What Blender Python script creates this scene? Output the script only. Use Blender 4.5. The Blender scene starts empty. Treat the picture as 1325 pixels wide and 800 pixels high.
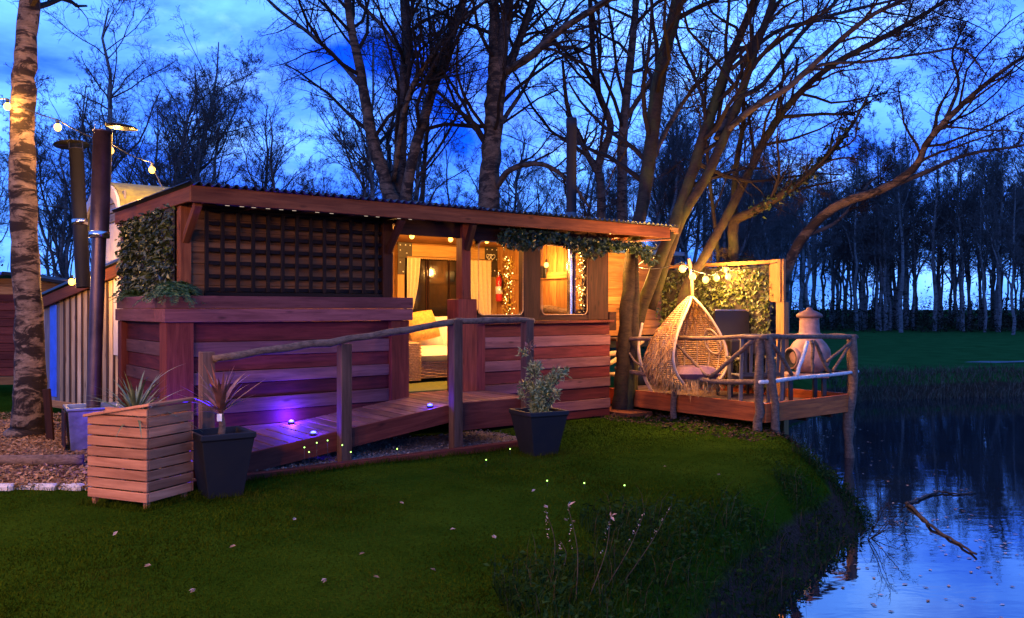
import bpy, math, random
import numpy as np
from mathutils import Vector, Matrix

# ------------------------------------------------------------------ camera, sky, sun, exposure
sc = bpy.context.scene
COL = sc.collection
cam_d = bpy.data.cameras.new('camera')
cam = bpy.data.objects.new('camera', cam_d)
COL.objects.link(cam)
cam.location = (0, 0, 1.5)
cam.rotation_euler = (math.radians(90), 0, 0)
cam_d.sensor_width = 36
cam_d.lens = 29.9
cam_d.clip_end = 3000
cam_d.clip_start = 0.05
sc.camera = cam
sc.view_settings.view_transform = 'Standard'
sc.view_settings.look = 'None'
sc.view_settings.gamma = 1
sc.view_settings.exposure = 0.9
sc.view_settings.use_curve_mapping = False
sc.cycles.use_denoising = True
sc.cycles.max_bounces = 6
sc.cycles.diffuse_bounces = 3
sc.cycles.glossy_bounces = 3
sc.cycles.transparent_max_bounces = 8
sc.cycles.sample_clamp_indirect = 4

SUN_EL, SUN_ROT = math.radians(6), math.radians(205)
world = bpy.data.worlds.new('World')
sc.world = world
world.use_nodes = True
wn, wl = world.node_tree.nodes, world.node_tree.links
wn.clear()
def wnode(t, **kw):
    n = wn.new(t)
    for k, v in kw.items():
        setattr(n, k, v)
    return n
wout = wnode('ShaderNodeOutputWorld')
wbg = wnode('ShaderNodeBackground')
wsky = wnode('ShaderNodeTexSky', sky_type='NISHITA', sun_disc=False, sun_elevation=SUN_EL, sun_rotation=SUN_ROT)
wsky.ozone_density = 6
wtint = wnode('ShaderNodeMix', data_type='RGBA', blend_type='MULTIPLY')
wtint.inputs[0].default_value = 1
wtint.inputs[7].default_value = (0.07, 0.42, 2.2, 1)      # the deep blue of the dusk
wtc = wnode('ShaderNodeTexCoord')
wmap = wnode('ShaderNodeMapping')
wmap.inputs['Scale'].default_value = (1.0, 1.0, 2.6)
wmap.inputs['Location'].default_value = (3.1, 0.4, 0.65)
wno = wnode('ShaderNodeTexNoise')
wno.inputs['Scale'].default_value = 2.9
wno.inputs['Detail'].default_value = 7
wno.inputs['Roughness'].default_value = 0.55
wno.inputs['Distortion'].default_value = 0.5
wramp = wnode('ShaderNodeValToRGB')
wramp.color_ramp.elements[0].position = 0.36
wramp.color_ramp.elements[1].position = 0.68
wcl = wnode('ShaderNodeMix', data_type='RGBA', blend_type='MIX')
wcl.inputs[7].default_value = (1.25, 3.8, 12.8, 1)           # dusk-lit cloud, same units as the sky
wl.new(wsky.outputs[0], wtint.inputs[6])
wl.new(wtc.outputs['Generated'], wmap.inputs[0])
wl.new(wmap.outputs[0], wno.inputs['Vector'])
wl.new(wno.outputs[0], wramp.inputs[0])
wl.new(wramp.outputs[0], wcl.inputs[0])
wl.new(wtint.outputs[2], wcl.inputs[6])
wno2 = wnode('ShaderNodeTexNoise')
wno2.inputs['Scale'].default_value = 5.5; wno2.inputs['Detail'].default_value = 8; wno2.inputs['Roughness'].default_value = 0.6; wno2.inputs['Distortion'].default_value = 0.3
wl.new(wmap.outputs[0], wno2.inputs['Vector'])
wr2 = wnode('ShaderNodeValToRGB')
wr2.color_ramp.elements[0].position = 0.52; wr2.color_ramp.elements[1].position = 0.74
wl.new(wno2.outputs[0], wr2.inputs[0])
wm2 = wnode('ShaderNodeMath', operation='MULTIPLY')
wl.new(wr2.outputs[0], wm2.inputs[0]); wl.new(wramp.outputs[0], wm2.inputs[1])
wcl2 = wnode('ShaderNodeMix', data_type='RGBA', blend_type='MIX')
wcl2.inputs[7].default_value = (2.8, 5.6, 13.4, 1)           # brighter broken tops of the clouds
wl.new(wm2.outputs[0], wcl2.inputs[0]); wl.new(wcl.outputs[2], wcl2.inputs[6])
wl.new(wcl2.outputs[2], wbg.inputs[0])
wbg.inputs[1].default_value = 0.15
wl.new(wbg.outputs[0], wout.inputs[0])

sun_d = bpy.data.lights.new('sun', 'SUN')
sun_d.energy = 0.06
sun_d.angle = math.radians(12)
sun_d.color = (1.0, 0.62, 0.40)
sun = bpy.data.objects.new('sun', sun_d)
COL.objects.link(sun)
sun.rotation_euler = (math.radians(90) - SUN_EL, 0, -SUN_ROT + math.pi)

# ------------------------------------------------------------------ helpers
RNG = np.random.default_rng(11)
random.seed(5)
F_PX = 1100.0
def W(px, py, d):
    """a place in the world, d metres out along the view axis"""
    return Vector(((px - 662.5) / F_PX * d, d, 1.5 - (py - 400) / F_PX * d))

def tag(o, label=None, cat=None, group=None, kind=None):
    if label: o['label'] = label
    if cat: o['category'] = cat
    if group: o['group'] = group
    if kind: o['kind'] = kind
    return o
def thing(name, label, cat, loc=(0, 0, 0), rz=0.0, group=None):
    o = bpy.data.objects.new(name, None)
    COL.objects.link(o)
    o.empty_display_size = .1
    o.location = loc
    o.rotation_euler = (0, 0, rz)
    return tag(o, label, cat, group)
def link(name, me, parent=None, mat=None):
    o = bpy.data.objects.new(name, me)
    COL.objects.link(o)
    if parent is not None: o.parent = parent
    if mat is not None and not me.materials: me.materials.append(mat)
    return o
def copy_tree(o, parent=None):
    c = o.copy()
    COL.objects.link(c)
    c.parent = parent
    for ch in list(o.children):
        copy_tree(ch, c)
    return c

def fmesh(name, V, groups, mat=None, smooth=False):
    """mesh from numpy vertices and a list of face arrays (each of one polygon size)"""
    me = bpy.data.meshes.new(name)
    V = np.asarray(V, dtype=np.float32).reshape(-1, 3)
    groups = [np.asarray(g, dtype=np.int32) for g in groups if len(g)]
    me.vertices.add(len(V))
    me.vertices.foreach_set('co', V.ravel())
    idx = np.concatenate([g.ravel() for g in groups])
    tot = np.concatenate([np.full(len(g), g.shape[1], dtype=np.int32) for g in groups])
    start = np.concatenate([[0], np.cumsum(tot)[:-1]]).astype(np.int32)
    me.loops.add(len(idx))
    me.loops.foreach_set('vertex_index', idx)
    me.polygons.add(len(tot))
    me.polygons.foreach_set('loop_start', start)
    me.polygons.foreach_set('loop_total', tot)
    me.polygons.foreach_set('use_smooth', np.full(len(tot), bool(smooth)))
    me.update(calc_edges=True)
    if mat is not None: me.materials.append(mat)
    return me
def join(parts):
    """[(V, F), ...] with one polygon size -> one (V, F)"""
    vs, fs, off = [], [], 0
    for V, F in parts:
        V = np.asarray(V, float).reshape(-1, 3)
        vs.append(V); fs.append(np.asarray(F) + off); off += len(V)
    return np.concatenate(vs), np.concatenate(fs)
def norm(a):
    return a / np.maximum(np.linalg.norm(a, axis=-1, keepdims=True), 1e-9)
def tubes(P, R, s=3):
    P = np.asarray(P, float); R = np.asarray(R, float)
    if P.ndim == 2: P = P[None]; R = R[None]
    n, k, _ = P.shape
    T = norm(np.gradient(P, axis=1))
    d = norm(P[:, -1] - P[:, 0])
    ref = np.where(np.abs(d[:, 2:3]) < .8, np.array([[0, 0, 1.]]), np.array([[1., 0, 0]]))[:, None, :]
    N = norm(ref - (ref * T).sum(-1, keepdims=True) * T)
    B = np.cross(T, N)
    a = np.arange(s) * 2 * np.pi / s
    V = P[:, :, None] + R[:, :, None, None] * (np.cos(a)[:, None] * N[:, :, None] + np.sin(a)[:, None] * B[:, :, None])
    base = (np.arange(n) * k * s)[:, None, None] + (np.arange(k - 1) * s)[None, :, None]
    j = np.arange(s)[None, None]
    jn = (j + 1) % s
    F = np.stack([base + j, base + jn, base + s + jn, base + s + j], -1).reshape(-1, 4)
    return V.reshape(-1, 3), F
def tube_mesh(name, pts, rad, s, mat, caps=True, smooth=True):
    V, F = tubes(pts, rad, s)
    g = [F]
    if caps:
        n = len(V)
        g.append(np.array([list(range(s))[::-1], list(range(n - s, n))]))
    return fmesh(name, V, g, mat, smooth)
def tube_obj(name, pts, rad, s, mat, parent=None, caps=True):
    pts = np.array([tuple(p) for p in pts], float)
    if np.isscalar(rad): rad = np.full(len(pts), rad)
    return link(name, tube_mesh(name, pts, np.asarray(rad, float), s, mat, caps), parent)
def smooth_path(pts, rad, m=6):
    """Catmull-Rom through points with radii"""
    P = np.array([tuple(p) for p in pts], float); R = np.asarray(rad, float)
    Q = np.vstack([2 * P[0] - P[1], P, 2 * P[-1] - P[-2]])
    out, ro = [], []
    for i in range(len(P) - 1):
        p0, p1, p2, p3 = Q[i:i + 4]
        for t in np.arange(m) / m:
            out.append(.5 * (2 * p1 + (p2 - p0) * t + (2 * p0 - 5 * p1 + 4 * p2 - p3) * t * t + (3 * p1 - p0 - 3 * p2 + p3) * t ** 3))
            ro.append(R[i] * (1 - t) + R[i + 1] * t)
    out.append(P[-1]); ro.append(R[-1])
    return np.array(out), np.array(ro)
def pole(name, p0, p1, r, mat, parent, wob=.02, s=7, k=9, r1=None):
    """a rough round pole cut from a branch"""
    p0 = np.array(tuple(p0), float); p1 = np.array(tuple(p1), float)
    t = np.linspace(0, 1, k)[:, None]
    P = p0 * (1 - t) + p1 * t
    n = RNG.normal(0, wob, (k, 3)); n[0] = n[-1] = 0
    n = (n + np.roll(n, 1, 0) + np.roll(n, -1, 0)) / 2; n[0] = n[-1] = 0
    R = np.linspace(r, r1 or r * .9, k) * (1 + RNG.normal(0, .07, k))
    return tube_obj(name, P + n, R, s, mat, parent)

_boxes = {}
def box_mesh(l, w, h, mat, ch=.004):
    key = (round(l, 3), round(w, 3), round(h, 3), mat.name, ch)
    if key in _boxes: return _boxes[key]
    ch = min(ch, l * .3, w * .3, h * .3)
    V, ix = [], {}
    for sx in (-1, 1):
        for sy in (-1, 1):
            for sz in (-1, 1):
                for ax in range(3):
                    p = [sx * l / 2, sy * w / 2, sz * h / 2]
                    for b in range(3):
                        if b != ax: p[b] -= (sx, sy, sz)[b] * ch
                    ix[(sx, sy, sz, ax)] = len(V); V.append(p)
    def orient(f):
        a, b, c = (np.array(V[f[i]]) for i in range(3))
        ctr = np.mean([V[i] for i in f], 0)
        return f if np.dot(np.cross(b - a, c - a), ctr) > 0 else f[::-1]
    quads, tris = [], []
    for ax in range(3):
        b, c = [i for i in range(3) if i != ax]
        for s in (-1, 1):
            f = []
            for (p, q) in ((-1, -1), (1, -1), (1, 1), (-1, 1)):
                k = [0, 0, 0]; k[ax] = s; k[b] = p; k[c] = q
                f.append(ix[(*k, ax)])
            quads.append(orient(f))
        for p in (-1, 1):
            for q in (-1, 1):
                f = []
                for (s, a2) in ((-1, b), (1, b), (1, c), (-1, c)):
                    k = [0, 0, 0]; k[ax] = s; k[b] = p; k[c] = q
                    f.append(ix[(*k, a2)])
                quads.append(orient(f))
    for sx in (-1, 1):
        for sy in (-1, 1):
            for sz in (-1, 1):
                tris.append(orient([ix[(sx, sy, sz, a)] for a in range(3)]))
    me = fmesh('box', V, [quads, tris], mat)
    _boxes[key] = me
    return me
def box(name, lo, hi, mat, parent=None, ch=.004, jit=0.0):
    """axis-aligned (in the parent's frame) box whose long side is the mesh's own X, so that the grain runs along it"""
    lo, hi = np.array(lo, float), np.array(hi, float)
    c, s = (lo + hi) / 2, hi - lo
    ax = int(np.argmax(s))
    if ax == 0: rot, dims = Matrix.Identity(3), (s[0], s[1], s[2])
    elif ax == 1: rot, dims = Matrix(((0, -1, 0), (1, 0, 0), (0, 0, 1))), (s[1], s[0], s[2])
    else: rot, dims = Matrix(((0, 0, -1), (0, 1, 0), (1, 0, 0))), (s[2], s[1], s[0])
    o = link(name, box_mesh(*dims, mat, ch), parent)
    m = rot.to_4x4()
    if jit:
        m = Matrix.Rotation(random.uniform(-jit, jit), 4, 'X') @ Matrix.Rotation(random.uniform(-jit, jit), 4, 'Y') @ Matrix.Rotation(random.uniform(-jit, jit), 4, 'Z') @ m
    m.translation = Vector(c)
    o.matrix_basis = m
    return o
def beam(name, p0, p1, w, h, mat, parent=None, up=(0, 0, 1), ch=.004):
    """box from p0 to p1; w across, h along up"""
    p0, p1 = Vector(p0), Vector(p1)
    x = (p1 - p0); L = x.length; x.normalize()
    y = Vector(up).cross(x)
    if y.length < 1e-4: y = Vector((0, 1, 0)).cross(x)
    y.normalize(); z = x.cross(y)
    o = link(name, box_mesh(L, w, h, mat, ch), parent)
    m = Matrix((x, y, z)).transposed().to_4x4(); m.translation = (p0 + p1) / 2
    o.matrix_basis = m
    return o
def lathe(name, prof, s, mat, parent=None, loc=(0, 0, 0)):
    prof = np.array(prof, float)
    a = np.arange(s) * 2 * np.pi / s
    V = np.stack([prof[:, None, 0] * np.cos(a), prof[:, None, 0] * np.sin(a), np.repeat(prof[:, 1:2], s, 1)], -1).reshape(-1, 3)
    k = len(prof); i = np.arange(k - 1)[:, None]; j = np.arange(s)[None]
    F = np.stack([i * s + j, i * s + (j + 1) % s, (i + 1) * s + (j + 1) % s, (i + 1) * s + j], -1).reshape(-1, 4)
    o = link(name, fmesh(name, V, [F], mat, True), parent)
    o.location = loc
    return o
def ico(name, r, mat, sub=1):
    import bmesh
    bm = bmesh.new(); bmesh.ops.create_icosphere(bm, subdivisions=sub, radius=r)
    me = bpy.data.meshes.new(name); bm.to_mesh(me); bm.free()
    me.materials.append(mat)
    me.polygons.foreach_set('use_smooth', np.ones(len(me.polygons), dtype=bool))
    return me
def leaf_vf(P, D, Nn, L, Wd, fold=.25):
    """kite leaves: base P, direction D, normal Nn, length L, width Wd -> 2 tris each, slightly folded"""
    P, D, Nn = np.asarray(P, float), norm(np.asarray(D, float)), norm(np.asarray(Nn, float))
    S = norm(np.cross(D, Nn)); U = np.cross(S, D)
    L = np.broadcast_to(np.asarray(L, float), (len(P),))[:, None]; Wd = np.broadcast_to(np.asarray(Wd, float), (len(P),))[:, None]
    a, b = P, P + D * L
    m = P + D * L * .45
    c = m + S * Wd / 2 + U * Wd * fold; d = m - S * Wd / 2 + U * Wd * fold
    V = np.stack([a, c, b, d], 1).reshape(-1, 3)
    i = np.arange(len(P))[:, None] * 4
    F = np.concatenate([i + [0, 1, 2], i + [0, 2, 3]])
    return V, F

# ------------------------------------------------------------------ materials
def _nt(name):
    m = bpy.data.materials.new(name); m.use_nodes = True
    nt = m.node_tree
    return m, nt, nt.nodes['Principled BSDF']
def _add(nt, t, **kw):
    n = nt.nodes.new(t)
    for k, v in kw.items(): setattr(n, k, v)
    return n
def _mixc(nt, blend, fac, a, b):
    n = _add(nt, 'ShaderNodeMix', data_type='RGBA', blend_type=blend)
    for sock, v in ((0, fac), (6, a), (7, b)):
        if hasattr(v, 'is_output'): nt.links.new(v, n.inputs[sock])
        else: n.inputs[sock].default_value = v if sock == 0 else (*v, 1)
    return n.outputs[2]
def _ramp(nt, sock, stops):
    r = _add(nt, 'ShaderNodeValToRGB')
    e = r.color_ramp.elements
    while len(e) < len(stops): e.new(.5)
    for el, (p, c) in zip(e, stops):
        el.position = p; el.color = (*c, 1) if not np.isscalar(c) else (c, c, c, 1)
    nt.links.new(sock, r.inputs[0])
    return r.outputs[0]
def _vec(nt, scale, coord='Object', rand=True):
    tc = _add(nt, 'ShaderNodeTexCoord'); mp = _add(nt, 'ShaderNodeMapping')
    mp.inputs['Scale'].default_value = scale
    nt.links.new(tc.outputs[coord], mp.inputs[0])
    if not rand: return mp.outputs[0], None
    oi = _add(nt, 'ShaderNodeObjectInfo')
    mu = _add(nt, 'ShaderNodeMath', operation='MULTIPLY'); mu.inputs[1].default_value = 71.0
    nt.links.new(oi.outputs['Random'], mu.inputs[0])
    va = _add(nt, 'ShaderNodeVectorMath', operation='ADD')
    nt.links.new(mp.outputs[0], va.inputs[0]); nt.links.new(mu.outputs[0], va.inputs[1])
    return va.outputs[0], oi.outputs['Random']
def _noise(nt, vec, scale=1, detail=5, rough=.6, dist=0.0):
    n = _add(nt, 'ShaderNodeTexNoise')
    n.inputs['Scale'].default_value = scale; n.inputs['Detail'].default_value = detail
    n.inputs['Roughness'].default_value = rough; n.inputs['Distortion'].default_value = dist
    nt.links.new(vec, n.inputs['Vector'])
    return n.outputs[0]
def _bump(nt, b, h, strength=.4, dist=.01):
    n = _add(nt, 'ShaderNodeBump')
    n.inputs['Strength'].default_value = strength; n.inputs['Distance'].default_value = dist
    nt.links.new(h, n.inputs['Height']); nt.links.new(n.outputs[0], b.inputs['Normal'])
def _hsv(nt, col, sat=1, val=1):
    n = _add(nt, 'ShaderNodeHueSaturation')
    nt.links.new(col, n.inputs['Color'])
    n.inputs['Saturation'].default_value = sat
    if hasattr(val, 'is_output'): nt.links.new(val, n.inputs['Value'])
    else: n.inputs['Value'].default_value = val
    return n.outputs[0]
def _range(nt, sock, lo, hi):
    n = _add(nt, 'ShaderNodeMapRange'); n.inputs['To Min'].default_value = lo; n.inputs['To Max'].default_value = hi
    nt.links.new(sock, n.inputs[0]); return n.outputs[0]

def wood(name, dark, light, rough=.65, grain=(2.0, 26, 26), var=.35, knots=True, bump=.5, spec=.1, k=.6):
    """sawn timber: streaky grain along local X, blotches, knots, and a tone of its own for every board"""
    dark, light = tuple(x * k for x in dark), tuple(x * k for x in light)
    m, nt, b = _nt(name)
    v, rnd = _vec(nt, grain)
    g = _noise(nt, v, 1, 6, .65, .6)
    c = _ramp(nt, g, [(.3, dark), (.68, light)])
    v2, _ = _vec(nt, (1.3, 3.5, 3.5))
    bl = _noise(nt, v2, 1, 3)
    c = _mixc(nt, 'MULTIPLY', .75, c, _ramp(nt, bl, [(.25, .55), (.7, 1.1)]))
    if knots:
        v3, _ = _vec(nt, (2.2, 7, 7))
        vo = _add(nt, 'ShaderNodeTexVoronoi'); nt.links.new(v3, vo.inputs['Vector'])
        vo.inputs['Scale'].default_value = 1.0
        c = _mixc(nt, 'MULTIPLY', .8, c, _ramp(nt, vo.outputs['Distance'], [(.04, .3), (.14, 1.0)]))
    c = _hsv(nt, c, 1, _range(nt, rnd, 1 - var, 1 + var))
    nt.links.new(c, b.inputs['Base Color'])
    b.inputs['Roughness'].default_value = rough
    b.inputs['Specular IOR Level'].default_value = spec
    _bump(nt, b, g, bump, .004)
    return m
def plain(name, col, rough=.5, metal=0.0, var=.25, scale=8, bump=.1, spec=.5, col2=None, coat=0):
    m, nt, b = _nt(name)
    v, _ = _vec(nt, (1, 1, 1))
    n = _noise(nt, v, scale, 6)
    c2 = col2 or tuple(x * (1 - var) for x in col)
    c = _ramp(nt, n, [(.3, c2), (.7, tuple(min(1, x * (1 + var * .6)) for x in col))])
    nt.links.new(c, b.inputs['Base Color'])
    nt.links.new(_range(nt, n, max(0, rough - .12), min(1, rough + .12)), b.inputs['Roughness'])
    b.inputs['Metallic'].default_value = metal
    b.inputs['Specular IOR Level'].default_value = spec
    if bump: _bump(nt, b, n, bump, .006)
    return m
def leafmat(name, dark, light, rough=.5, scale=14, patch=None):
    m, nt, b = _nt(name)
    geo = _add(nt, 'ShaderNodeNewGeometry')
    c = _ramp(nt, geo.outputs['Random Per Island'], [(0, dark), (1, light)])
    tc = _add(nt, 'ShaderNodeTexCoord')
    n = _noise(nt, tc.outputs['Object'], scale, 3)
    c = _mixc(nt, 'MULTIPLY', .8, c, _ramp(nt, n, [(.3, .35), (.7, 1.3)]))
    if patch:
        n2 = _noise(nt, tc.outputs['Object'], .9, 5, .7, .5)
        c = _mixc(nt, 'MIX', _ramp(nt, n2, [(.52, 0.0), (.70, .75)]), c, patch)
    nt.links.new(c, b.inputs['Base Color'])
    b.inputs['Roughness'].default_value = rough
    b.inputs['Specular IOR Level'].default_value = .35 if rough < .6 else .0
    return m
def emit(name, col, strength):
    m, nt, b = _nt(name)
    b.inputs['Base Color'].default_value = (.02, .02, .02, 1)
    b.inputs['Emission Color'].default_value = (*col, 1)
    b.inputs['Emission Strength'].default_value = strength
    return m
def bark(name, base, pale, dark, birch=0.5, scale=1.0, moss=0.0):
    m, nt, b = _nt(name)
    v, rnd = _vec(nt, (6 * scale, 6 * scale, 9 * scale))
    n = _noise(nt, v, 1, 7, .7, .4)
    c = _ramp(nt, n, [(.3, base), (.62, pale)])
    v2, _ = _vec(nt, (2.2 * scale, 2.2 * scale, 5.5 * scale))
    n2 = _noise(nt, v2, 1, 6, .7, .8)
    c = _mixc(nt, 'MIX', _ramp(nt, n2, [(birch, 0.0), (birch + .07, 1.0)]), c, dark)
    v3, _ = _vec(nt, (5 * scale, 5 * scale, 60 * scale))
    n3 = _noise(nt, v3, 1, 2)
    c = _mixc(nt, 'MULTIPLY', .7, c, _ramp(nt, n3, [(.34, .35), (.44, 1.0)]))
    if moss:
        v4, _ = _vec(nt, (3, 3, 1.6))
        n4 = _noise(nt, v4, 1, 4)
        c = _mixc(nt, 'MIX', _ramp(nt, n4, [(.48, 0.0), (.62, moss)]), c, (.05, .06, .010))
    nt.links.new(c, b.inputs['Base Color'])
    b.inputs['Roughness'].default_value = .85
    b.inputs['Specular IOR Level'].default_value = .15
    _bump(nt, b, n2, .8, .02)
    return m

M = {}
M['red_board'] = wood('red stained board', (.07, .011, .012), (.19, .034, .030))
M['pale_board'] = wood('weathered pale board', (.13, .048, .044), (.27, .115, .10))
M['cap'] = wood('cap board', (.13, .038, .036), (.28, .095, .085))
M['pier'] = wood('red brown pier', (.12, .020, .014), (.27, .058, .032))
M['fascia'] = wood('fascia timber', (.13, .034, .013), (.30, .095, .034))
M['clad'] = wood('feather edge cladding', (.13, .05, .020), (.31, .14, .055), grain=(1.5, 30, 30))
M['lattice'] = wood('black stained lattice', (.008, .005, .004), (.025, .014, .010), var=.2, knots=False)
M['frame'] = wood('dark window frame', (.025, .008, .005), (.075, .024, .012))
M['orange'] = wood('warm pine boards', (.22, .09, .025), (.42, .20, .065), k=.85)
M['pine'] = wood('yellow pine beam', (.42, .22, .06), (.62, .36, .12), var=.15, k=.9)
M['deckb'] = wood('deck board', (.10, .055, .035), (.25, .15, .10))
M['ramp'] = wood('ramp board', (.13, .05, .042), (.30, .13, .105), var=.45)
M['deck_fascia'] = wood('orange deck fascia', (.20, .045, .014), (.52, .12, .025), var=.2, k=1.0)
M['planter'] = wood('planter slat', (.27, .10, .048), (.50, .215, .11), var=.25, k=.85)
M['post'] = wood('grey brown post', (.11, .052, .034), (.27, .14, .09))
M['fence_board'] = wood('yellow shed board', (.26, .17, .08), (.46, .32, .17), k=1.15)
M['batten'] = wood('brown batten', (.05, .03, .02), (.12, .07, .045))
M['greywood'] = wood('grey garden chair wood', (.10, .085, .07), (.24, .20, .17))
M['cream'] = plain('cream hut boards', (.44, .38, .33), .7, var=.2, scale=5)
M['pole_bark'] = bark('pole bark', (.06, .036, .024), (.16, .10, .065), (.03, .018, .012), .60, 3.0)
M['birch_pole'] = bark('birch pole', (.35, .33, .30), (.62, .6, .56), (.05, .04, .035), .60, 3.0)
M['birch'] = bark('silver birch bark', (.050, .030, .018), (.20, .135, .085), (.018, .011, .008), .455, 1.25)
M['dark_bark'] = bark('dark bark', (.022, .016, .014), (.075, .055, .042), (.012, .009, .008), .52, 1.2)
M['mossy_bark'] = bark('mossy bark', (.010, .006, .004), (.036, .022, .012), (.02, .014, .010), .55, 1.4, .4)
M['half_birch'] = bark('half silver bark', (.035, .022, .014), (.13, .082, .048), (.022, .015, .011), .47, 1.1)
M['far_bark'] = bark('far bark', (.05, .047, .044), (.15, .14, .135), (.03, .028, .026), .55, .7)  # raised grey stands in for haze over the distant trees
M['far_twig'] = plain('far twig', (.06, .052, .048), .9, var=.4, scale=3, bump=0, spec=.1)  # paler than the near twigs, distance haze put into the colour
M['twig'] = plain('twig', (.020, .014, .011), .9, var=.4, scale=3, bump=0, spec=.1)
M['twig_pale'] = plain('pale twig', (.075, .055, .035), .9, var=.4, scale=3, bump=0, spec=.1)  # paler stems of the potted shrub
M['metal_roof'] = plain('dark corrugated steel', (.07, .075, .085), .32, .85, scale=4, bump=.05)
M['flue'] = plain('sooty flue steel', (.075, .042, .045), .38, .55, var=.5, scale=5)
M['flue_dark'] = plain('black flue', (.012, .011, .014), .65, .1, spec=.2)
M['steel'] = plain('stainless steel', (.5, .48, .45), .22, 1.0)
M['galv'] = plain('galvanised steel', (.30, .30, .31), .35, .9, scale=12)
M['black_metal'] = plain('black painted steel', (.012, .011, .010), .35, .2)
M['pot'] = plain('black resin planter', (.006, .006, .008), .55, 0, scale=5, bump=.12, spec=.25, col2=(.014, .012, .011))
M['soil'] = plain('dark soil', (.018, .012, .008), .95, scale=30, bump=.8)
M['clay'] = plain('fired clay', (.34, .19, .14), .8, scale=6, col2=(.12, .06, .045), bump=.4)
M['clay_dark'] = plain('sooty clay', (.12, .055, .04), .7, scale=9)
M['soot'] = plain('soot', (.004, .004, .004), .9)
M['plate'] = plain('brown corner plate', (.05, .035, .02), .6, .2)
M['white'] = plain('white paint', (.75, .72, .66), .5)
M['cloth'] = plain('cream cushion cloth', (.70, .60, .42), .9, var=.12, scale=40)
M['gold_cloth'] = plain('golden furry cushion', (.50, .28, .05), .95, var=.4, scale=30, bump=.5)
M['curtain'] = plain('cream curtain', (.62, .48, .27), .9, var=.12, scale=30)
M['rope'] = plain('twisted rope', (.42, .24, .09), .9, scale=40)
M['wicker'] = plain('woven wicker', (.42, .24, .10), .7, var=.5, scale=30)
M['wicker_pale'] = plain('pale cane', (.38, .26, .16), .55, scale=20)
M['raffia'] = leafmat('raffia', (.27, .125, .035), (.56, .31, .10), .8)
M['red_paint'] = plain('red enamel', (.45, .02, .015), .3)
M['glass'] = plain('dark window glass', (.010, .009, .008), .04, 0, var=.1, bump=0, spec=.8)
M['ivy'] = leafmat('ivy screen leaf', (.012, .024, .004), (.085, .095, .020), .38)
M['ivy_dark'] = leafmat('valance leaf', (.010, .022, .006), (.035, .060, .016), .45)
M['fern'] = leafmat('fern frond', (.015, .045, .008), (.05, .11, .02), .5)
M['red_leaf'] = leafmat('cordyline leaf', (.15, .04, .03), (.30, .12, .085), .45)
M['spike_leaf'] = leafmat('yucca leaf', (.06, .085, .03), (.20, .22, .09), .45)
M['shrub'] = leafmat('variegated shrub leaf', (.06, .09, .02), (.34, .34, .12), .45)
M['shrub_tip'] = leafmat('red shrub tip', (.22, .07, .04), (.38, .16, .08), .45)
M['gold_leaf'] = leafmat('golden garland leaf', (.35, .22, .03), (.75, .5, .10), .35)
M['grass'] = leafmat('lawn blade', (.015, .026, .001), (.040, .053, .002), .8, 2.0, (.050, .050, .006))
M['weed'] = leafmat('bank weed', (.006, .018, .004), (.022, .045, .010), .8, 2.0)
M['dead'] = leafmat('dry stalk', (.025, .018, .010), (.09, .062, .034), .8)
M['chips'] = leafmat('wood chip', (.14, .07, .03), (.42, .24, .12), .85)
M['gravel'] = leafmat('gravel stone', (.10, .075, .06), (.32, .25, .21), .8)
M['litter'] = leafmat('fallen leaf', (.22, .11, .06), (.55, .40, .30), .7)
M['stone'] = plain('pale edging stone', (.42, .38, .35), .8, scale=14, bump=.5)
M['slate'] = plain('dark blue slate roof', (.03, .08, .20), .5, scale=6)
M['mossroof'] = plain('mossy roof felt', (.20, .19, .035), .95, col2=(.09, .08, .03), scale=9, bump=.8)
M['blue_tarp_glow'] = plain('blue tarp and LED glow', (.03, .09, .55), .35)  # roof tarp blue, also painted in for the LED light on the shed
M['greyboard'] = wood('grey lap board', (.16, .15, .17), (.32, .30, .33))
M['mat_green'] = plain('artificial grass mat', (.11, .13, .02), .95, scale=90, bump=.6)
M['wire'] = plain('black cable', (.008, .008, .008), .6, bump=0)
M['bulb'] = emit('warm lit bulb glass', (1.0, .45, .055), 5.0)
M['fairy'] = emit('fairy light', (1.0, .60, .16), 9)
M['firefly'] = emit('green solar light', (.45, 1.0, .15), 2.5)
M['led'] = emit('blue violet led', (.02, .03, 1.0), 14)
M['strip'] = emit('gap glow dash', (1.0, .75, .55), .45)  # emission stands in for daylight showing through the eaves

# ------------------------------------------------------------------ the setting: ground, pond
POND = np.array([(0.55, 2.4), (1.35, 4.6), (2.0, 5.9), (2.7, 6.9), (3.4, 7.9), (3.75, 9.0), (4.0, 10.5), (4.4, 13), (5.2, 16), (7.5, 18.7),
                 (12, 20.0), (20, 20.6), (34, 20), (48, 17), (48, 0), (30, -8), (12, -9), (3, -5), (0.6, -1)])
WATER_Z = -0.55
def sdist(x, y):
    """signed distance to the pond's edge, negative inside"""
    x, y = np.asarray(x, float), np.asarray(y, float)
    d = np.full(x.shape, 1e9); inside = np.zeros(x.shape, bool)
    for (ax, ay), (bx, by) in zip(POND, np.roll(POND, -1, 0)):
        ex, ey = bx - ax, by - ay
        t = np.clip(((x - ax) * ex + (y - ay) * ey) / (ex * ex + ey * ey), 0, 1)
        d = np.minimum(d, np.hypot(x - ax - t * ex, y - ay - t * ey))
        c = ((ay > y) != (by > y)) & (x < (bx - ax) * (y - ay) / (by - ay + 1e-12) + ax)
        inside ^= c
    return np.where(inside, -d, d)
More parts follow.
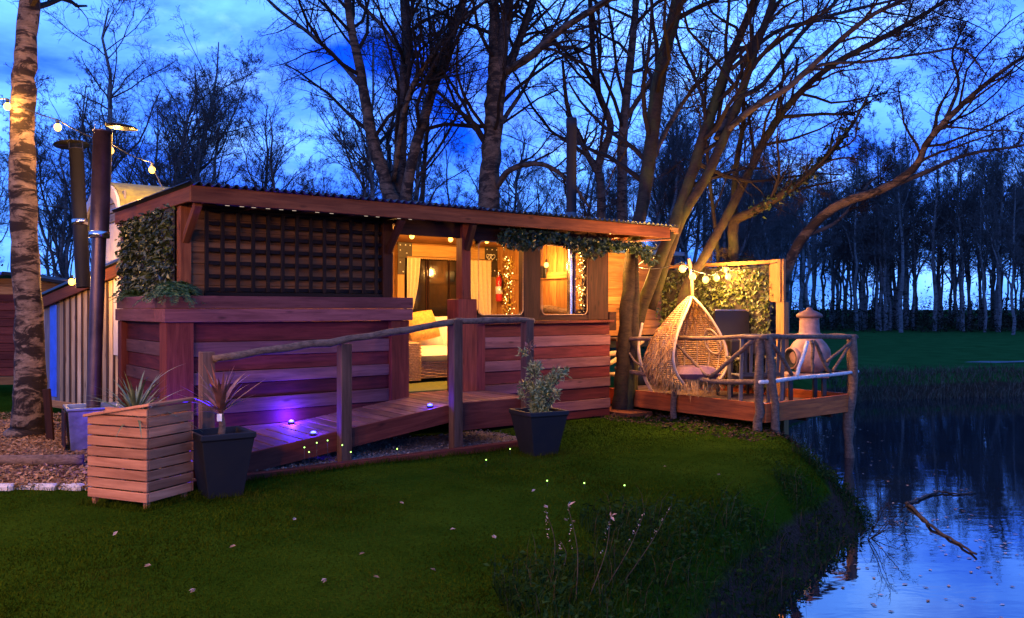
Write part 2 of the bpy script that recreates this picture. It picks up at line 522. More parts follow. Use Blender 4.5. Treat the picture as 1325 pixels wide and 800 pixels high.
def gz(x, y):
    s = sdist(x, y)
    far = np.clip((np.asarray(y) - 17) / 3, 0, 1)
    w = 0.95 + far * .5
    t = np.clip((s + .12) / w, 0, 1); up = t * t * (3 - 2 * t)
    top = 0.0 - far * .08
    z = WATER_Z - .10 + (top + .65) * up
    z = np.where(s < -.12, WATER_Z - .10 - .55 * np.clip((-s - .12) / 1.5, 0, 1), z)
    bumps = .018 * np.sin(x * 1.7 + 1.3 * np.sin(y * .9)) * np.sin(y * 1.3) + .008 * np.sin(x * 5.1) * np.sin(y * 4.3)
    return z + bumps * np.clip(s, 0, 1)
def gzs(x, y): return float(gz(np.array([x]), np.array([y]))[0])

def axis(lo, hi, fine_lo, fine_hi, step):
    mid = np.arange(fine_lo, fine_hi + 1e-6, step)
    g = [fine_hi]
    while g[-1] < hi: g.append(g[-1] + max(step, (g[-1] - fine_hi) * .09 + step))
    h = [fine_lo]
    while h[-1] > lo: h.append(h[-1] - max(step, (fine_lo - h[-1]) * .09 + step))
    return np.concatenate([h[::-1][:-1], mid, g[1:]])
gx, gy = axis(-900, 900, -7, 9, .11), axis(-300, 1500, 2, 22, .11)
X, Y = np.meshgrid(gx, gy)
Z = gz(X, Y)
nx, ny = len(gx), len(gy)
ii = (np.arange(ny - 1)[:, None] * nx + np.arange(nx - 1)[None]).ravel()
def ground_mat():
    m, nt, b = _nt('turf and soil')
    geo = _add(nt, 'ShaderNodeNewGeometry')
    n = _noise(nt, geo.outputs['Position'], 1.1, 6, .65)
    nf = _noise(nt, geo.outputs['Position'], 45, 4, .7)
    green = _ramp(nt, n, [(.3, (.014, .034, .002)), (.7, (.032, .062, .004))])
    green = _mixc(nt, 'MULTIPLY', .8, green, _ramp(nt, nf, [(.3, .55), (.7, 1.15)]))
    sy = _add(nt, 'ShaderNodeSeparateXYZ'); nt.links.new(geo.outputs['Position'], sy.inputs[0])
    fm_ = _add(nt, 'ShaderNodeMapRange'); nt.links.new(sy.outputs[1], fm_.inputs[0]); fm_.inputs['From Min'].default_value = 15; fm_.inputs['From Max'].default_value = 22
    green = _mixc(nt, 'MIX', fm_.outputs[0], green, _ramp(nt, n, [(.3, (.010, .042, .010)), (.7, (.022, .080, .020))]))      # the rougher field beyond the pond
    soil = _ramp(nt, nf, [(.3, (.012, .008, .006)), (.7, (.055, .036, .026))])
    sep = _add(nt, 'ShaderNodeSeparateXYZ'); nt.links.new(geo.outputs['Position'], sep.inputs[0])
    ma = _add(nt, 'ShaderNodeMath', operation='MULTIPLY_ADD')
    nt.links.new(n, ma.inputs[0]); ma.inputs[1].default_value = .16; nt.links.new(sep.outputs[2], ma.inputs[2])
    of = _add(nt, 'ShaderNodeMath', operation='ADD'); nt.links.new(ma.outputs[0], of.inputs[0]); of.inputs[1].default_value = .22
    fac = _ramp(nt, of.outputs[0], [(0.0, 0.0), (.05, 1.0)])
    c = _mixc(nt, 'MIX', fac, soil, green)
    nt.links.new(c, b.inputs['Base Color'])
    b.inputs['Roughness'].default_value = .95
    b.inputs['Specular IOR Level'].default_value = 0
    _bump(nt, b, nf, .8, .03)
    return m
terrain = link('ground', fmesh('ground', np.stack([X, Y, Z], -1), [np.stack([ii, ii + 1, ii + 1 + nx, ii + nx], -1)], ground_mat(), True))
tag(terrain, kind='structure')

def water_mat():
    m, nt, b = _nt('pond water')
    b.inputs['Base Color'].default_value = (.004, .008, .012, 1)
    b.inputs['Roughness'].default_value = .015
    b.inputs['IOR'].default_value = 2.2
    v, _ = _vec(nt, (1.0, 2.2, 1), 'Object', False)
    n = _noise(nt, v, 2.2, 3, .5, .4)
    n2 = _noise(nt, v, 11, 2, .5)
    ad = _add(nt, 'ShaderNodeMath', operation='MULTIPLY_ADD')
    nt.links.new(n2, ad.inputs[0]); ad.inputs[1].default_value = .10; nt.links.new(n, ad.inputs[2])
    _bump(nt, b, ad.outputs[0], .035, .04)
    return m
wv = np.array([(x, y, WATER_Z) for x, y in ((-1, -12), (50, -12), (50, 23), (-1, 23))])
water = link('pond_water', fmesh('pond_water', wv, [np.array([[0, 1, 2, 3]])], water_mat()))
tag(water, kind='structure')

# ------------------------------------------------------------------ the porch cabin (x along the front, y into the building)
C0 = Vector((-3.30, 8.15, 0)); RZ = math.atan2(.616, .788)
CM = Matrix.Translation(C0) @ Matrix.Rotation(RZ, 4, 'Z')
def cw(u, v, z=0.0): return CM @ Vector((u, v, z))
def part(name, parent):
    """an empty that groups the pieces of one part is avoided: a part is its own frame mesh"""
    return parent

cabin = thing('porch_cabin', 'timber porch cabin with dark lattice, half walls and wavy steel roof', 'cabin', C0, RZ)
def panel(u0, u1, v, ztop, zbot, parent, axis_u=True, first=.20, start=0):
    """recessed panel of horizontal boards, dark red and pale by turns, pale ones standing proud"""
    k, z = start, ztop
    while z > zbot + .02:
        h = first if k == start else (.135 if k % 2 else .150) + random.uniform(-.012, .012)
        z1 = max(zbot, z - h)
        pale = k % 2 == 1
        th = .016 if pale else 0.0
        if axis_u: box('plank', (u0, v - th, z1 + .004), (u1, v + .022, z), M['pale_board' if pale else 'red_board'], parent, jit=.003)
        else: box('plank', (v - th, u0, z1 + .004), (v + .022, u1, z), M['pale_board' if pale else 'red_board'], parent, jit=.003)
        z = z1; k += 1
# left low wall
lw = box('half_wall', (.05, .075, .02), (2.62, .27, 1.36), M['red_board'], cabin)
def under(parent_part, fn, *a, **k):
    """build in the cabin's frame, then hang the piece under one of its parts"""
    o = fn(*a, **k)
    ml = o.matrix_basis.copy()
    o.parent = parent_part
    o.matrix_basis = parent_part.matrix_basis.inverted() @ ml
    return o
class Under:
    """collects pieces made in the thing's frame as sub-parts of a part"""
    def __init__(s, root, part_): s.root, s.part = root, part_
    def box(s, *a, **k): return under(s.part, box, a[0], a[1], a[2], a[3], s.root, **k)
    def beam(s, *a, **k): return under(s.part, beam, *a, s.root, **k)
def subpanel(root, part_, *a, **k):
    before = set(o.name for o in root.children)
    panel(*a[:5], root, *a[5:], **k)
    inv = part_.matrix_basis.inverted()
    for o in [o for o in root.children if o.name not in before]:
        ml = o.matrix_basis.copy(); o.parent = part_; o.matrix_basis = inv @ ml
subpanel(cabin, lw, .24, 2.44, .045, 1.368, .02)
box('cap_board', (-.03, -.03, 1.505), (2.72, .31, 1.63), M['cap'], cabin)
box('cap_board', (-.045, -.05, 1.372), (2.705, .29, 1.502), M['cap'], cabin)
box('pier', (-.02, -.022, .0), (.24, .20, 1.369), M['pier'], cabin)
box('pier', (2.44, -.022, .0), (2.67, .22, 1.369), M['pier'], cabin)
# side low wall
sw = box('half_wall', (.075, .30, .02), (.25, 1.78, 1.36), M['red_board'], cabin)
subpanel(cabin, sw, .20, 1.66, .045, 1.368, .02, False)
box('cap_board', (-.03, .312, 1.505), (.30, 1.83, 1.63), M['cap'], cabin)
box('cap_board', (-.045, .292, 1.372), (.28, 1.83, 1.502), M['cap'], cabin)
box('pier', (-.02, 1.66, 0), (.10, 1.82, 1.369), M['pier'], cabin)
# upper left wall: feather-edge boards and corner post
up = box('upper_wall', (.30, .335, 1.632), (2.47, .40, 2.58), M['clad'], cabin)
su = Under(cabin, up)
z = 1.635
while z < 2.56:
    o = su.beam('board', (.30, .325, z + .058), (2.47, .325, z + .058), .018, .128, M['clad'], up=(0, .13, 1))
    z += .112
box('corner_post', (.20, .27, 1.632), (.31, .39, 2.56), M['fascia'], cabin)
box('post', (2.47, .22, 1.632), (2.60, .38, 2.56), M['frame'], cabin)
box('side_wall', (.215, .40, 1.632), (.255, 2.70, 2.56), M['clad'], cabin)
# lattice
latt = box('lattice', (.43, .235, 1.634), (2.58, .262, 1.672), M['lattice'], cabin)
sl = Under(cabin, latt)
for k in range(14):
    u = .45 + k * (2.10 / 13)
    sl.box('slat', (u - .021, .232, 1.674), (u + .021, .250, 2.50), M['lattice'])
for k in range(7):
    zz = 1.70 + k * .135
    sl.box('slat', (.44, .252, zz - .021), (2.57, .270, zz + .021), M['lattice'])
# roof
R0, R1, V0, V1 = .12, 7.02, -.22, 2.86
def sheet_mesh(w, d, amp, pitch):
    n = int(w / pitch * 10) + 1
    xs = np.linspace(0, w, n); zs = amp * np.sin(xs * 2 * np.pi / pitch)
    top = np.stack([xs, np.zeros(n), zs], -1); bot = top + [0, d, 0]
    t = .0025
    V = np.concatenate([top, bot, top - [0, 0, t], bot - [0, 0, t]])
    i = np.arange(n - 1)
    F = np.concatenate([np.stack([i, i + 1, i + 1 + n, i + n], -1), np.stack([i + 2 * n, i + 3 * n, i + 1 + 3 * n, i + 1 + 2 * n], -1),
                        np.stack([i, i + 2 * n, i + 1 + 2 * n, i + 1], -1)])
    return fmesh('corrugated sheet', V, [F], M['metal_roof'], True)
roof = box('roof', (R0 + .1, .1, 2.615), (R1 - .15, 2.7, 2.655), M['frame'], cabin)
shm = sheet_mesh(.90, V1 - V0, .017, .09)
for k in range(8):
    o = link('steel_sheet', shm, roof)
    o.matrix_basis = roof.matrix_basis.inverted() @ Matrix.Translation((R0 + k * .864, V0, 2.705 + (k % 2) * .003))
ufr = Under(cabin, roof)
for k in range(13):
    u = .30 + k * .555
    ufr.box('rafter', (u - .025, -.125, 2.53), (u + .025, 2.68, 2.612), M['fascia' if k < 2 else 'frame'])
box('fascia', (.165, -.17, 2.525), (6.96, -.128, 2.685), M['fascia'], cabin)
box('fascia', (.165, -.125, 2.535), (.205, 2.76, 2.68), M['fascia'], cabin)
box('fascia', (6.92, -.125, 2.535), (6.958, 2.76, 2.68), M['fascia'], cabin)
for k, u in enumerate((6.93, 6.99, 7.05)):
    box('batten', (u - .02 if k else u, -.21, 2.650 - .03 * k), (7.10 - .0 * k, -.172, 2.676 - .03 * k), M['orange'], cabin)
box('valance_board', (2.6, .06, 2.36), (5.93, .10, 2.612), M['frame'], cabin)
beam('brace', (.255, .30, 2.18), (.255, -.10, 2.52), .07, .07, M['fascia'], cabin)
beam('brace', (2.53, .22, 2.16), (2.53, -.10, 2.52), .07, .07, M['frame'], cabin)
# column by the doorway
box('column', (3.36, -.02, .50), (3.63, .23, 1.62), M['pier'], cabin)
box('column', (3.635, .0, .50), (3.77, .20, 1.36), M['red_board'], cabin)
box('post', (3.44, .02, 1.622), (3.57, .15, 2.53), M['pier'], cabin)
beam('brace', (3.505, .02, 2.22), (3.505, -.12, 2.52), .07, .07, M['frame'], cabin)
# right half wall
rw = box('half_wall', (3.78, .055, .02), (5.90, .24, 1.30), M['red_board'], cabin)
subpanel(cabin, rw, 3.775, 5.935, .028, 1.312, .02, first=.165)
box('ledge', (3.775, -.05, 1.315), (5.95, .24, 1.345), M['pier'], cabin)
# window frames above it
def frame_win(u0, u1, z0, z1, v=.06):
    w = box('window_frame', (u0 - .06, v - .01, z0 - .075), (u1 + .06, v + .07, z0), M['frame'], cabin)
    s = Under(cabin, w)
    s.box('frame_head', (u0 - .06, v - .011, z1), (u1 + .06, v + .069, z1 + .07), M['frame'])
    # rope of tiny lamps round the opening
    c = .07; pts = []
    for (cx, cz, a0) in ((u1 - c, z1 - c, 0), (u0 + c, z1 - c, 90), (u0 + c, z0 + c, 180), (u1 - c, z0 + c, 270)):
        for a in range(0, 91, 15):
            t = math.radians(a0 + a); pts.append((cx + c * math.cos(t), v - .018, cz + c * math.sin(t)))
    pts.append(pts[0])
    V, F = tubes(np.array(pts), np.full(len(pts), .006), 5)
    o = link('rope_trim', fmesh('rope_trim', V, [F], M['rope'], True), w)
    o.matrix_basis = w.matrix_basis.inverted()
    # rounded corner blocks
    for (cx, cz, sx, sz) in ((u0, z0, 1, 1), (u1, z0, -1, 1), (u0, z1, 1, -1), (u1, z1, -1, -1)):
        arc = [(cx, cz)] + [(cx + sx * c * (1 - math.sin(math.radians(a))), cz + sz * c * (1 - math.cos(math.radians(a)))) for a in range(0, 91, 15)]
        n = len(arc)
        V = np.array([(x, v, z_) for x, z_ in arc] + [(x, v + .05, z_) for x, z_ in arc])
        tri = np.array([[0, i, i + 1] for i in range(1, n - 1)]); q = np.array([[i, i + n, i + 1 + n, i + 1] for i in range(1, n - 1)])
        o = link('corner_block', fmesh('corner_block', V, [tri, tri + n, q], M['frame']), w)
        o.matrix_basis = w.matrix_basis.inverted()
frame_win(3.70, 4.40, 1.425, 2.34)
frame_win(4.72, 5.52, 1.425, 2.34)
box('window_post', (4.42, .045, 1.352), (4.70, .16, 2.60), M['frame'], cabin)
box('window_post', (5.54, .045, 1.352), (5.93, .16, 2.60), M['frame'], cabin)
# floor, end wall and back wall
box('porch_floor', (.30, .26, .40), (5.92, 2.66, .49), M['deckb'], cabin)
ew = box('end_wall', (5.945, .25, .1), (5.985, 2.70, 2.60), M['orange'], cabin)
se = Under(cabin, ew)
v = .27
while v < 2.66:
    w_ = random.uniform(.14, .19); w_ = min(w_, 2.68 - v)
    th = random.uniform(.0, .008)
    if v > 1.0 or True:
        se.box('board', (5.920 - th, v + .004, .49), (5.943, v + w_ - .003, 2.60), M['orange'])
    v += w_
for zz in (1.05, 1.95):
    se.box('rail', (5.885, .30, zz), (5.910, 2.68, zz + .10), M['orange'])
bw = box('back_wall', (.26, 2.72, .1), (5.93, 2.78, 2.60), M['orange'], cabin)
sb = Under(cabin, bw)
u = .28
while u < 4.05:
    w_ = random.uniform(.15, .20); w_ = min(w_, 4.08 - u)
    sb.box('board', (u + .003, 2.695 - random.uniform(0, .006), .49), (u + w_ - .003, 2.718, 2.60), M['orange'])
    u += w_
box('ceiling', (2.55, .40, 2.505), (5.90, 2.66, 2.525), M['orange'], cabin)
# French window in the back wall
fw = box('door_beam', (4.06, 2.60, 2.30), (5.92, 2.70, 2.475), M['pine'], cabin)
sf = Under(cabin, fw)
sf.box('door_post', (4.06, 2.61, .49), (4.18, 2.69, 2.298), M['pine'])
sf.box('door_post', (5.80, 2.61, .49), (5.92, 2.69, 2.298), M['pine'])
sf.box('door_pane', (4.19, 2.675, .49), (5.79, 2.69, 2.29), M['glass'])
for u_ in (4.60, 4.64, 5.02):
    sf.box('door_stile', (u_ - .012, 2.660, .49), (u_ + .012, 2.672, 2.29), M['frame'])
for (u0, u1) in ((4.05, 4.30), (5.66, 5.925)):
    pl = sf.box('corner_plate', (u0, 2.585, 2.27), (u1, 2.598, 2.50), M['plate'])
    sf.box('corner_plate', (u0 if u0 < 5 else u1 - .13, 2.586, 2.02), (u0 + .13 if u0 < 5 else u1, 2.599, 2.268), M['plate'])
bolt = ico('bolt', .012, M['white'], 1)
for (u_, z_) in ((4.09, 2.46), (4.18, 2.46), (4.26, 2.46), (4.09, 2.38), (4.09, 2.20), (4.14, 2.06), (4.20, 2.34), (5.70, 2.46), (5.80, 2.46), (5.89, 2.46), (5.89, 2.30), (5.85, 2.12), (5.72, 2.34)):
    o = link('bolt', bolt, fw); o.matrix_basis = fw.matrix_basis.inverted() @ Matrix.Translation((u_, 2.583, z_))
# twisted pelmet rope
t = np.linspace(0, 1, 80)
for ph in (0, math.pi):
    P = np.stack([4.2 + 1.6 * t, 2.585 + .012 * np.cos(t * 150 + ph), 2.275 + .012 * np.sin(t * 150 + ph)], -1)
    o = link('pelmet_rope', fmesh('pelmet_rope', *[(lambda a: a[0])(tubes(P, np.full(80, .011), 4)), [tubes(P, np.full(80, .011), 4)[1]]], M['rope'], True), fw)
    o.matrix_basis = fw.matrix_basis.inverted()
    P = np.stack([5.76 + .012 * np.cos(t * 150 + ph), 2.575 + .012 * np.sin(t * 150 + ph), .6 + 1.68 * t], -1)
    V, F = tubes(P, np.full(80, .012), 4)
    o = link('side_rope', fmesh('side_rope', V, [F], M['rope'], True), fw)
    o.matrix_basis = fw.matrix_basis.inverted()
def curtain(name, utop0, utop1, ubot0, ubot1, label, folds, tie=1.05, gather=.35):
    n, k = folds * 8, 24
    zz = np.linspace(2.27, .56, k)
    V = []
    for i, zc in enumerate(zz):
        f = i / (k - 1)
        g = 1 - (1 - gather) * math.exp(-((zc - tie) / .42) ** 2)
        a = utop0 + (ubot0 - utop0) * f; b_ = utop1 + (ubot1 - utop1) * f
        anchor = b_ if label.find('right') >= 0 or utop0 > 5 else a
        for j in range(n):
            s = j / (n - 1)
            u_ = anchor + ((a + (b_ - a) * s) - anchor) * g
            V.append((u_, 2.55 + .028 * math.sin(s * folds * 2 * math.pi) * (.5 + .5 * g), zc))
    i = np.arange(k - 1)[:, None] * n + np.arange(n - 1)[None]
    i = i.ravel()
    o = link(name, fmesh(name, np.array(V), [np.stack([i, i + n, i + n + 1, i + 1], -1)], M['curtain'], True))
    o.matrix_world = CM
    return tag(o, label, 'curtain', 'curtains of the French window')
curtain('curtain', 5.30, 5.75, 5.45, 5.75, 'wide cream curtain in soft folds beside the fire extinguisher', 5, .95, .45)
curtain('curtain', 4.19, 4.42, 4.19, 4.30, 'narrow cream curtain tied back at the sofa end of the glass door', 3, 1.25, .35)

# porch contents
o = link('grass_mat', box_mesh(3.2, 1.6, .02, M['mat_green']))
o.matrix_world = CM @ Matrix.Translation((4.2, 1.12, .502)); tag(o, 'bright green artificial grass mat on the porch floor', 'mat')
sofa = thing('wicker_sofa', 'woven wicker sofa with cream cushions inside the doorway', 'sofa', cw(3.42, 1.25, .50), RZ)
def wicker_block(name, lo, hi, parent):
    b_ = box(name, lo, hi, M['wicker'], parent, ch=.03)
    lo, hi = np.array(lo), np.array(hi); parts = []
    nz = int((hi[2] - lo[2]) / .022)
    for i in range(nz):
        z_ = lo[2] + .012 + i * .022
        pts = []
        for (ax, ay), (bx, by) in (((lo[0], hi[1]), (lo[0], lo[1])), ((lo[0], lo[1]), (hi[0], lo[1])), ((hi[0], lo[1]), (hi[0], hi[1]))):
            m_ = 9
            for q in range(m_):
                f = q / m_; w_ = .006 * (1 if (q + i) % 2 else -1)
                pts.append((ax + (bx - ax) * f + (w_ if ax == bx else 0), ay + (by - ay) * f + (w_ if ay == by else 0), z_))
        parts.append(tubes(np.array(pts), np.full(len(pts), .009), 4))
    V, F = join(parts)
    w = link('weave', fmesh('weave', V, [F], M['wicker'], True), b_)
    w.matrix_basis = b_.matrix_basis.inverted(); w['kind'] = 'stuff'
    return b_
wicker_block('arm', (0, 0, .04), (.20, .80, .56), sofa)
wicker_block('arm', (1.75, 0, .04), (1.95, .80, .56), sofa)
wicker_block('base', (.21, .05, .06), (1.74, .80, .28), sofa)
wicker_block('back', (0, .82, .06), (1.95, .97, .80), sofa)
def cushion(name, c, s, mat, parent, rot=(0, 0, 0), n=10):
    """a plump rectangular cushion"""
    g = np.linspace(-1, 1, n)
    A, B = np.meshgrid(g, g)
    prof = np.power(np.clip((1 - np.abs(A) ** 3.5) * (1 - np.abs(B) ** 3.5), 0, 1), .45)
    sq = 1 - .05 * (A ** 2 * B ** 2)
    top = np.stack([A * s[0] / 2 * sq, B * s[1] / 2 * sq, prof * s[2] / 2], -1).reshape(-1, 3)
    bot = top * [1, 1, -1]
    i = (np.arange(n - 1)[:, None] * n + np.arange(n - 1)[None]).ravel()
    F1 = np.stack([i, i + 1, i + n + 1, i + n], -1)
    me = fmesh(name, np.concatenate([top, bot]), [F1, F1[:, ::-1] + n * n], mat, True)
    o = link(name, me, parent)
    o.location = c; o.rotation_euler = rot
    return o
cushion('seat_cushion', (.60, .40, .37), (.80, .82, .24), M['cloth'], sofa)
cushion('seat_cushion', (1.36, .40, .37), (.80, .82, .24), M['cloth'], sofa)
cushion('back_cushion', (.60, .70, .66), (.80, .50, .20), M['cloth'], sofa, (1.25, 0, 0))
cushion('back_cushion', (1.36, .70, .66), (.80, .50, .20), M['cloth'], sofa, (1.25, 0, 0))
o = cushion('cushion', (0, 0, 0), (.50, .42, .17), M['gold_cloth'], None)
o.matrix_world = CM @ Matrix.Translation((3.90, 1.66, 1.27)) @ Matrix.Rotation(1.2, 4, 'X') @ Matrix.Rotation(.15, 4, 'Z')
tag(o, 'golden shaggy cushion leaning on the sofa back', 'cushion')
# fire extinguisher on the end wall
ex = thing('fire_extinguisher', 'red fire extinguisher hung beside the cream curtain', 'fire extinguisher', cw(5.80, 2.40, 1.62), RZ)
lathe('cylinder', [(.0, 0), (.05, 0), (.055, .02), (.055, .32), (.045, .37), (.02, .40), (.02, .42), (0, .42)], 14, M['red_paint'], ex)
box('handle', (-.012, -.075, .42), (.012, .03, .44), M['black_metal'], ex)
box('valve', (-.018, -.02, .405), (.018, .02, .47), M['steel'], ex)
tube_obj('hose', [(0, -.02, .44), (0, -.07, .42), (0, -.085, .34), (0, -.075, .18)], .009, 6, M['black_metal'], ex)
lathe('label_band', [(.0558, .12), (.0562, .12), (.0562, .24), (.0558, .24)], 14, M['white'], ex)
# small dark box, log shelf and flue inside
o = box('vent_box', (-.02, -.13, -.09), (.02, .13, .09), M['black_metal'], None); o.matrix_world = CM @ Matrix.Translation((5.885, 1.45, 2.06)) @ o.matrix_basis
tag(o, 'small black box fixed high on the orange board wall', 'box')
t = np.linspace(0, 2 * np.pi, 30)
hp = np.stack([.05 * np.sin(t) ** 3, 0 * t, .05 * (13 * np.cos(t) - 5 * np.cos(2 * t) - 2 * np.cos(3 * t) - np.cos(4 * t)) / 16], -1)
ht = thing('heart_ornament', 'white wire double heart hung on the dark corner plate', 'ornament', cw(5.72, 2.52, 2.34), RZ)
tube_obj('heart', hp - [.03, 0, 0], .006, 5, M['white'], ht, False); tube_obj('heart', hp + [.035, -.01, .0], .006, 5, M['white'], ht, False)
P, R = smooth_path([cw(5.78, 1.62, 1.47), cw(5.80, 1.2, 1.50), cw(5.79, .8, 1.46), cw(5.78, .42, 1.44)], [.055, .06, .05, .055], 5)
lg = tube_obj('log', P, R, 9, M['pole_bark'], None); tag(lg, 'rough branch log across the orange board wall inside the window', 'log')
FU, FV = 5.62, .47
flue = thing('stove_flue', 'tall dark stove flue rising through the cabin roof', 'flue', cw(FU, FV, .5), RZ)
lathe('inner_pipe', [(.065, 0), (.065, 2.06)], 16, M['steel'], flue)
lathe('outer_pipe', [(.072, 2.07), (.072, 3.55), (.078, 3.56), (.078, 3.68), (.06, 3.69), (.06, 3.5)], 16, M['flue_dark'], flue)
lathe('roof_flashing', [(.18, 2.235), (.12, 2.26), (.075, 2.36)], 16, M['metal_roof'], flue)
# garlands of little golden leaves
def garland(a, b_, label, n=230, rad=.065, parent=None):
    a, b_ = np.array(tuple(a)), np.array(tuple(b_))
    t = RNG.random(n); P = a + (b_ - a) * t[:, None] + RNG.normal(0, rad * .55, (n, 3)) * [1, 1, .3]
    D = RNG.normal(0, 1, (n, 3)) + [0, 0, -.6]; N_ = RNG.normal(0, 1, (n, 3))
    V, F = leaf_vf(P, D, N_, RNG.uniform(.035, .06, n), RNG.uniform(.022, .035, n))
    g = thing('leaf_garland', label, 'garland', Vector(a), 0, 'garlands of golden leaves')
    me = fmesh('leaves', V - a, [F], M['gold_leaf'])
    o = link('leaves', me, g); o['kind'] = 'stuff'
    tube_obj('stem', [(0, 0, 0), tuple((b_ - a) * .5 + [.01, 0, 0]), tuple(b_ - a)], .008, 5, M['wire'], g)
    m = n // 4
    Pl = a + (b_ - a) * RNG.random((m, 1)) + RNG.normal(0, rad * .6, (m, 3)) * [1, 1, .3]
    oc = np.array([(1, 0, 0), (-1, 0, 0), (0, 1, 0), (0, -1, 0), (0, 0, 1), (0, 0, -1)]) * .007
    of = np.array([(0, 2, 4), (2, 1, 4), (1, 3, 4), (3, 0, 4), (2, 0, 5), (1, 2, 5), (3, 1, 5), (0, 3, 5)])
    V = (Pl[:, None] + oc[None] - a).reshape(-1, 3); F = (np.arange(m)[:, None, None] * 6 + of[None]).reshape(-1, 3)
    o = link('fairy_lights', fmesh('fairy_lights', V, [F], M['fairy']), g); o['kind'] = 'stuff'
    return g
garland(cw(5.86, 2.22, 2.32), cw(5.86, 2.22, 1.15), 'glowing golden leaf garland right of the fire extinguisher', 260, .10)
garland(cw(5.48, .12, 2.33), cw(5.50, .12, 1.45), 'glowing golden leaf garland down the inner edge of the right window', 190, .05)
garland(cw(5.99, .30, 2.30), cw(5.99, .30, 1.5), 'golden leaf garland on the corner post behind the leaning trunk', 200, .075)
box('corner_block', (5.94, .04, 1.20), (6.08, .30, 1.46), M['frame'], cabin)
box('corner_rail', (5.94, .26, 1.46), (6.06, .34, 2.52), M['orange'], cabin)
beam('brace', (5.98, .28, 2.2), (6.45, .28, 2.52), .06, .06, M['orange'], cabin)
# dark leaf valance under the eaves
n = 2300
t = RNG.random(n); sag = .06 * np.sin(t * 9) + .05 * np.sin(t * 23)
Pu = np.stack([3.95 + 2.75 * t, -.06 + RNG.normal(0, .05, n), 2.50 - .17 * RNG.random(n) ** 1.0 * (1 + .5 * np.sin(t * 14)) - .02 + sag * .3 - .10 * t ** 3], -1)
V, F = leaf_vf(Pu, RNG.normal(0, 1, (n, 3)) + [0, -.5, -.7], RNG.normal(0, 1, (n, 3)) + [0, -1.2, .5], RNG.uniform(.04, .075, n), RNG.uniform(.03, .05, n))
va = thing('ivy_valance', 'dark trailing ivy hung under the right eaves above the windows', 'ivy', C0, RZ)
o = link('leaves', fmesh('leaves', V, [F], M['ivy_dark']), va); o['kind'] = 'stuff'
P, R = smooth_path([(3.95, -.05, 2.50), (4.8, -.05, 2.44), (5.8, -.06, 2.44), (6.72, -.06, 2.36)], [.012] * 4, 5)
tube_obj('stem', P, R, 5, M['twig'], va)
o = beam('stick', (6.05, -.1, 2.43), (6.95, -.19, 2.50), .018, .018, M['orange'], None); o.matrix_world = CM @ o.matrix_basis
tag(o, 'thin pale stick poking out under the right eaves', 'stick')

# ivy screen on the side wall and ferns on its planter ledge
def ivy_screen(name, label, u0, v0, v1, z0, z1, n, sgn, root_loc, root_rz, mat='ivy', sz=(.05, .08)):
    g = thing(name, label, 'ivy screen', root_loc, root_rz)
    k = int(math.ceil(n))
    P = np.stack([u0 + sgn * np.abs(RNG.normal(.0, .035, k)), RNG.uniform(v0, v1, k) + RNG.normal(0, .025, k), RNG.uniform(z0, z1, k) - np.abs(RNG.normal(0, .03, k))], -1)
    hole = np.sin(P[:, 1] * 6.1 + 2 * np.sin(P[:, 2] * 4)) * np.sin(P[:, 2] * 7.3 + P[:, 1]) > .72
    P = P[~hole | (RNG.random(k) < .35)]; k = len(P)
    D = RNG.normal(0, .6, (k, 3)) + [sgn * .5, 0, -.7]
    N_ = RNG.normal(0, .45, (k, 3)) + [sgn * 1, 0, .5]
    V, F = leaf_vf(P, D, N_, RNG.uniform(sz[0] * .6, sz[1] * 1.2, k), RNG.uniform(sz[0] * .5, sz[1] * .8, k))
    o = link('leaves', fmesh('leaves', V, [F], M[mat]), g); o['kind'] = 'stuff'
    box('backing', (u0 - .012, v0 + .02, z0 + .02), (u0 + .004, v1 - .02, z1 - .02), M['soil'], g)
    return g
ivy_screen('ivy_screen', 'dark leafy ivy screen covering the cabin side under the eaves', .19, .40, 2.42, 1.60, 2.56, 2300, -1, C0, RZ)
def fern(label, loc, n, L, droop, seed, cat='fern', spread=1.0):
    r = np.random.default_rng(seed)
    g = thing('fern', label, cat, loc, 0, 'ferns on the planter ledge')
    Vs, Fs, off = [], [], 0
    stems = []
    for i in range(n):
        a = r.uniform(0, 2 * np.pi); e = r.uniform(.35, 1.45)
        Ln = L * r.uniform(.6, 1.1)
        d = np.array([math.cos(a) * math.cos(e) * spread, math.sin(a) * math.cos(e) * spread, math.sin(e)])
        t = np.linspace(0, 1, 9)[:, None]
        P = d * Ln * t + np.array([math.cos(a) * .2, math.sin(a) * .2, -droop]) * Ln * t ** 2.2
        stems.append(P)
        tt = np.linspace(.15, 1, 17)
        Q = np.stack([np.interp(tt, t[:, 0], P[:, c]) for c in range(3)], -1)
        T = norm(np.gradient(Q, axis=0)); S = norm(np.cross(T, [0, 0, 1.]))
        for s in (-1, 1):
            ll = .055 * np.sin(np.pi * (.12 + .85 * (1 - tt))) * L / .3
            V, F = leaf_vf(Q, S * s + T * .5 + r.normal(0, .15, Q.shape), np.cross(S, T) + r.normal(0, .3, Q.shape), np.abs(ll) + .012, .012)
            Vs.append(V); Fs.append(F + off); off += len(V)
    o = link('fronds', fmesh('fronds', np.concatenate(Vs), [np.concatenate(Fs)], M['fern']), g); o['kind'] = 'stuff'
    V, F = tubes(np.array(stems), np.full((n, 9), .0022), 3)
    o = link('stems', fmesh('stems', V, [F], M['fern']), g); o['kind'] = 'stuff'
    return g
fern('bushy green fern spilling over the corner of the planter ledge', cw(.10, .16, 1.64), 120, .34, .75, 1)
fern('smaller green fern at the back end of the side ledge', cw(.10, 1.60, 1.60), 55, .26, .6, 2)
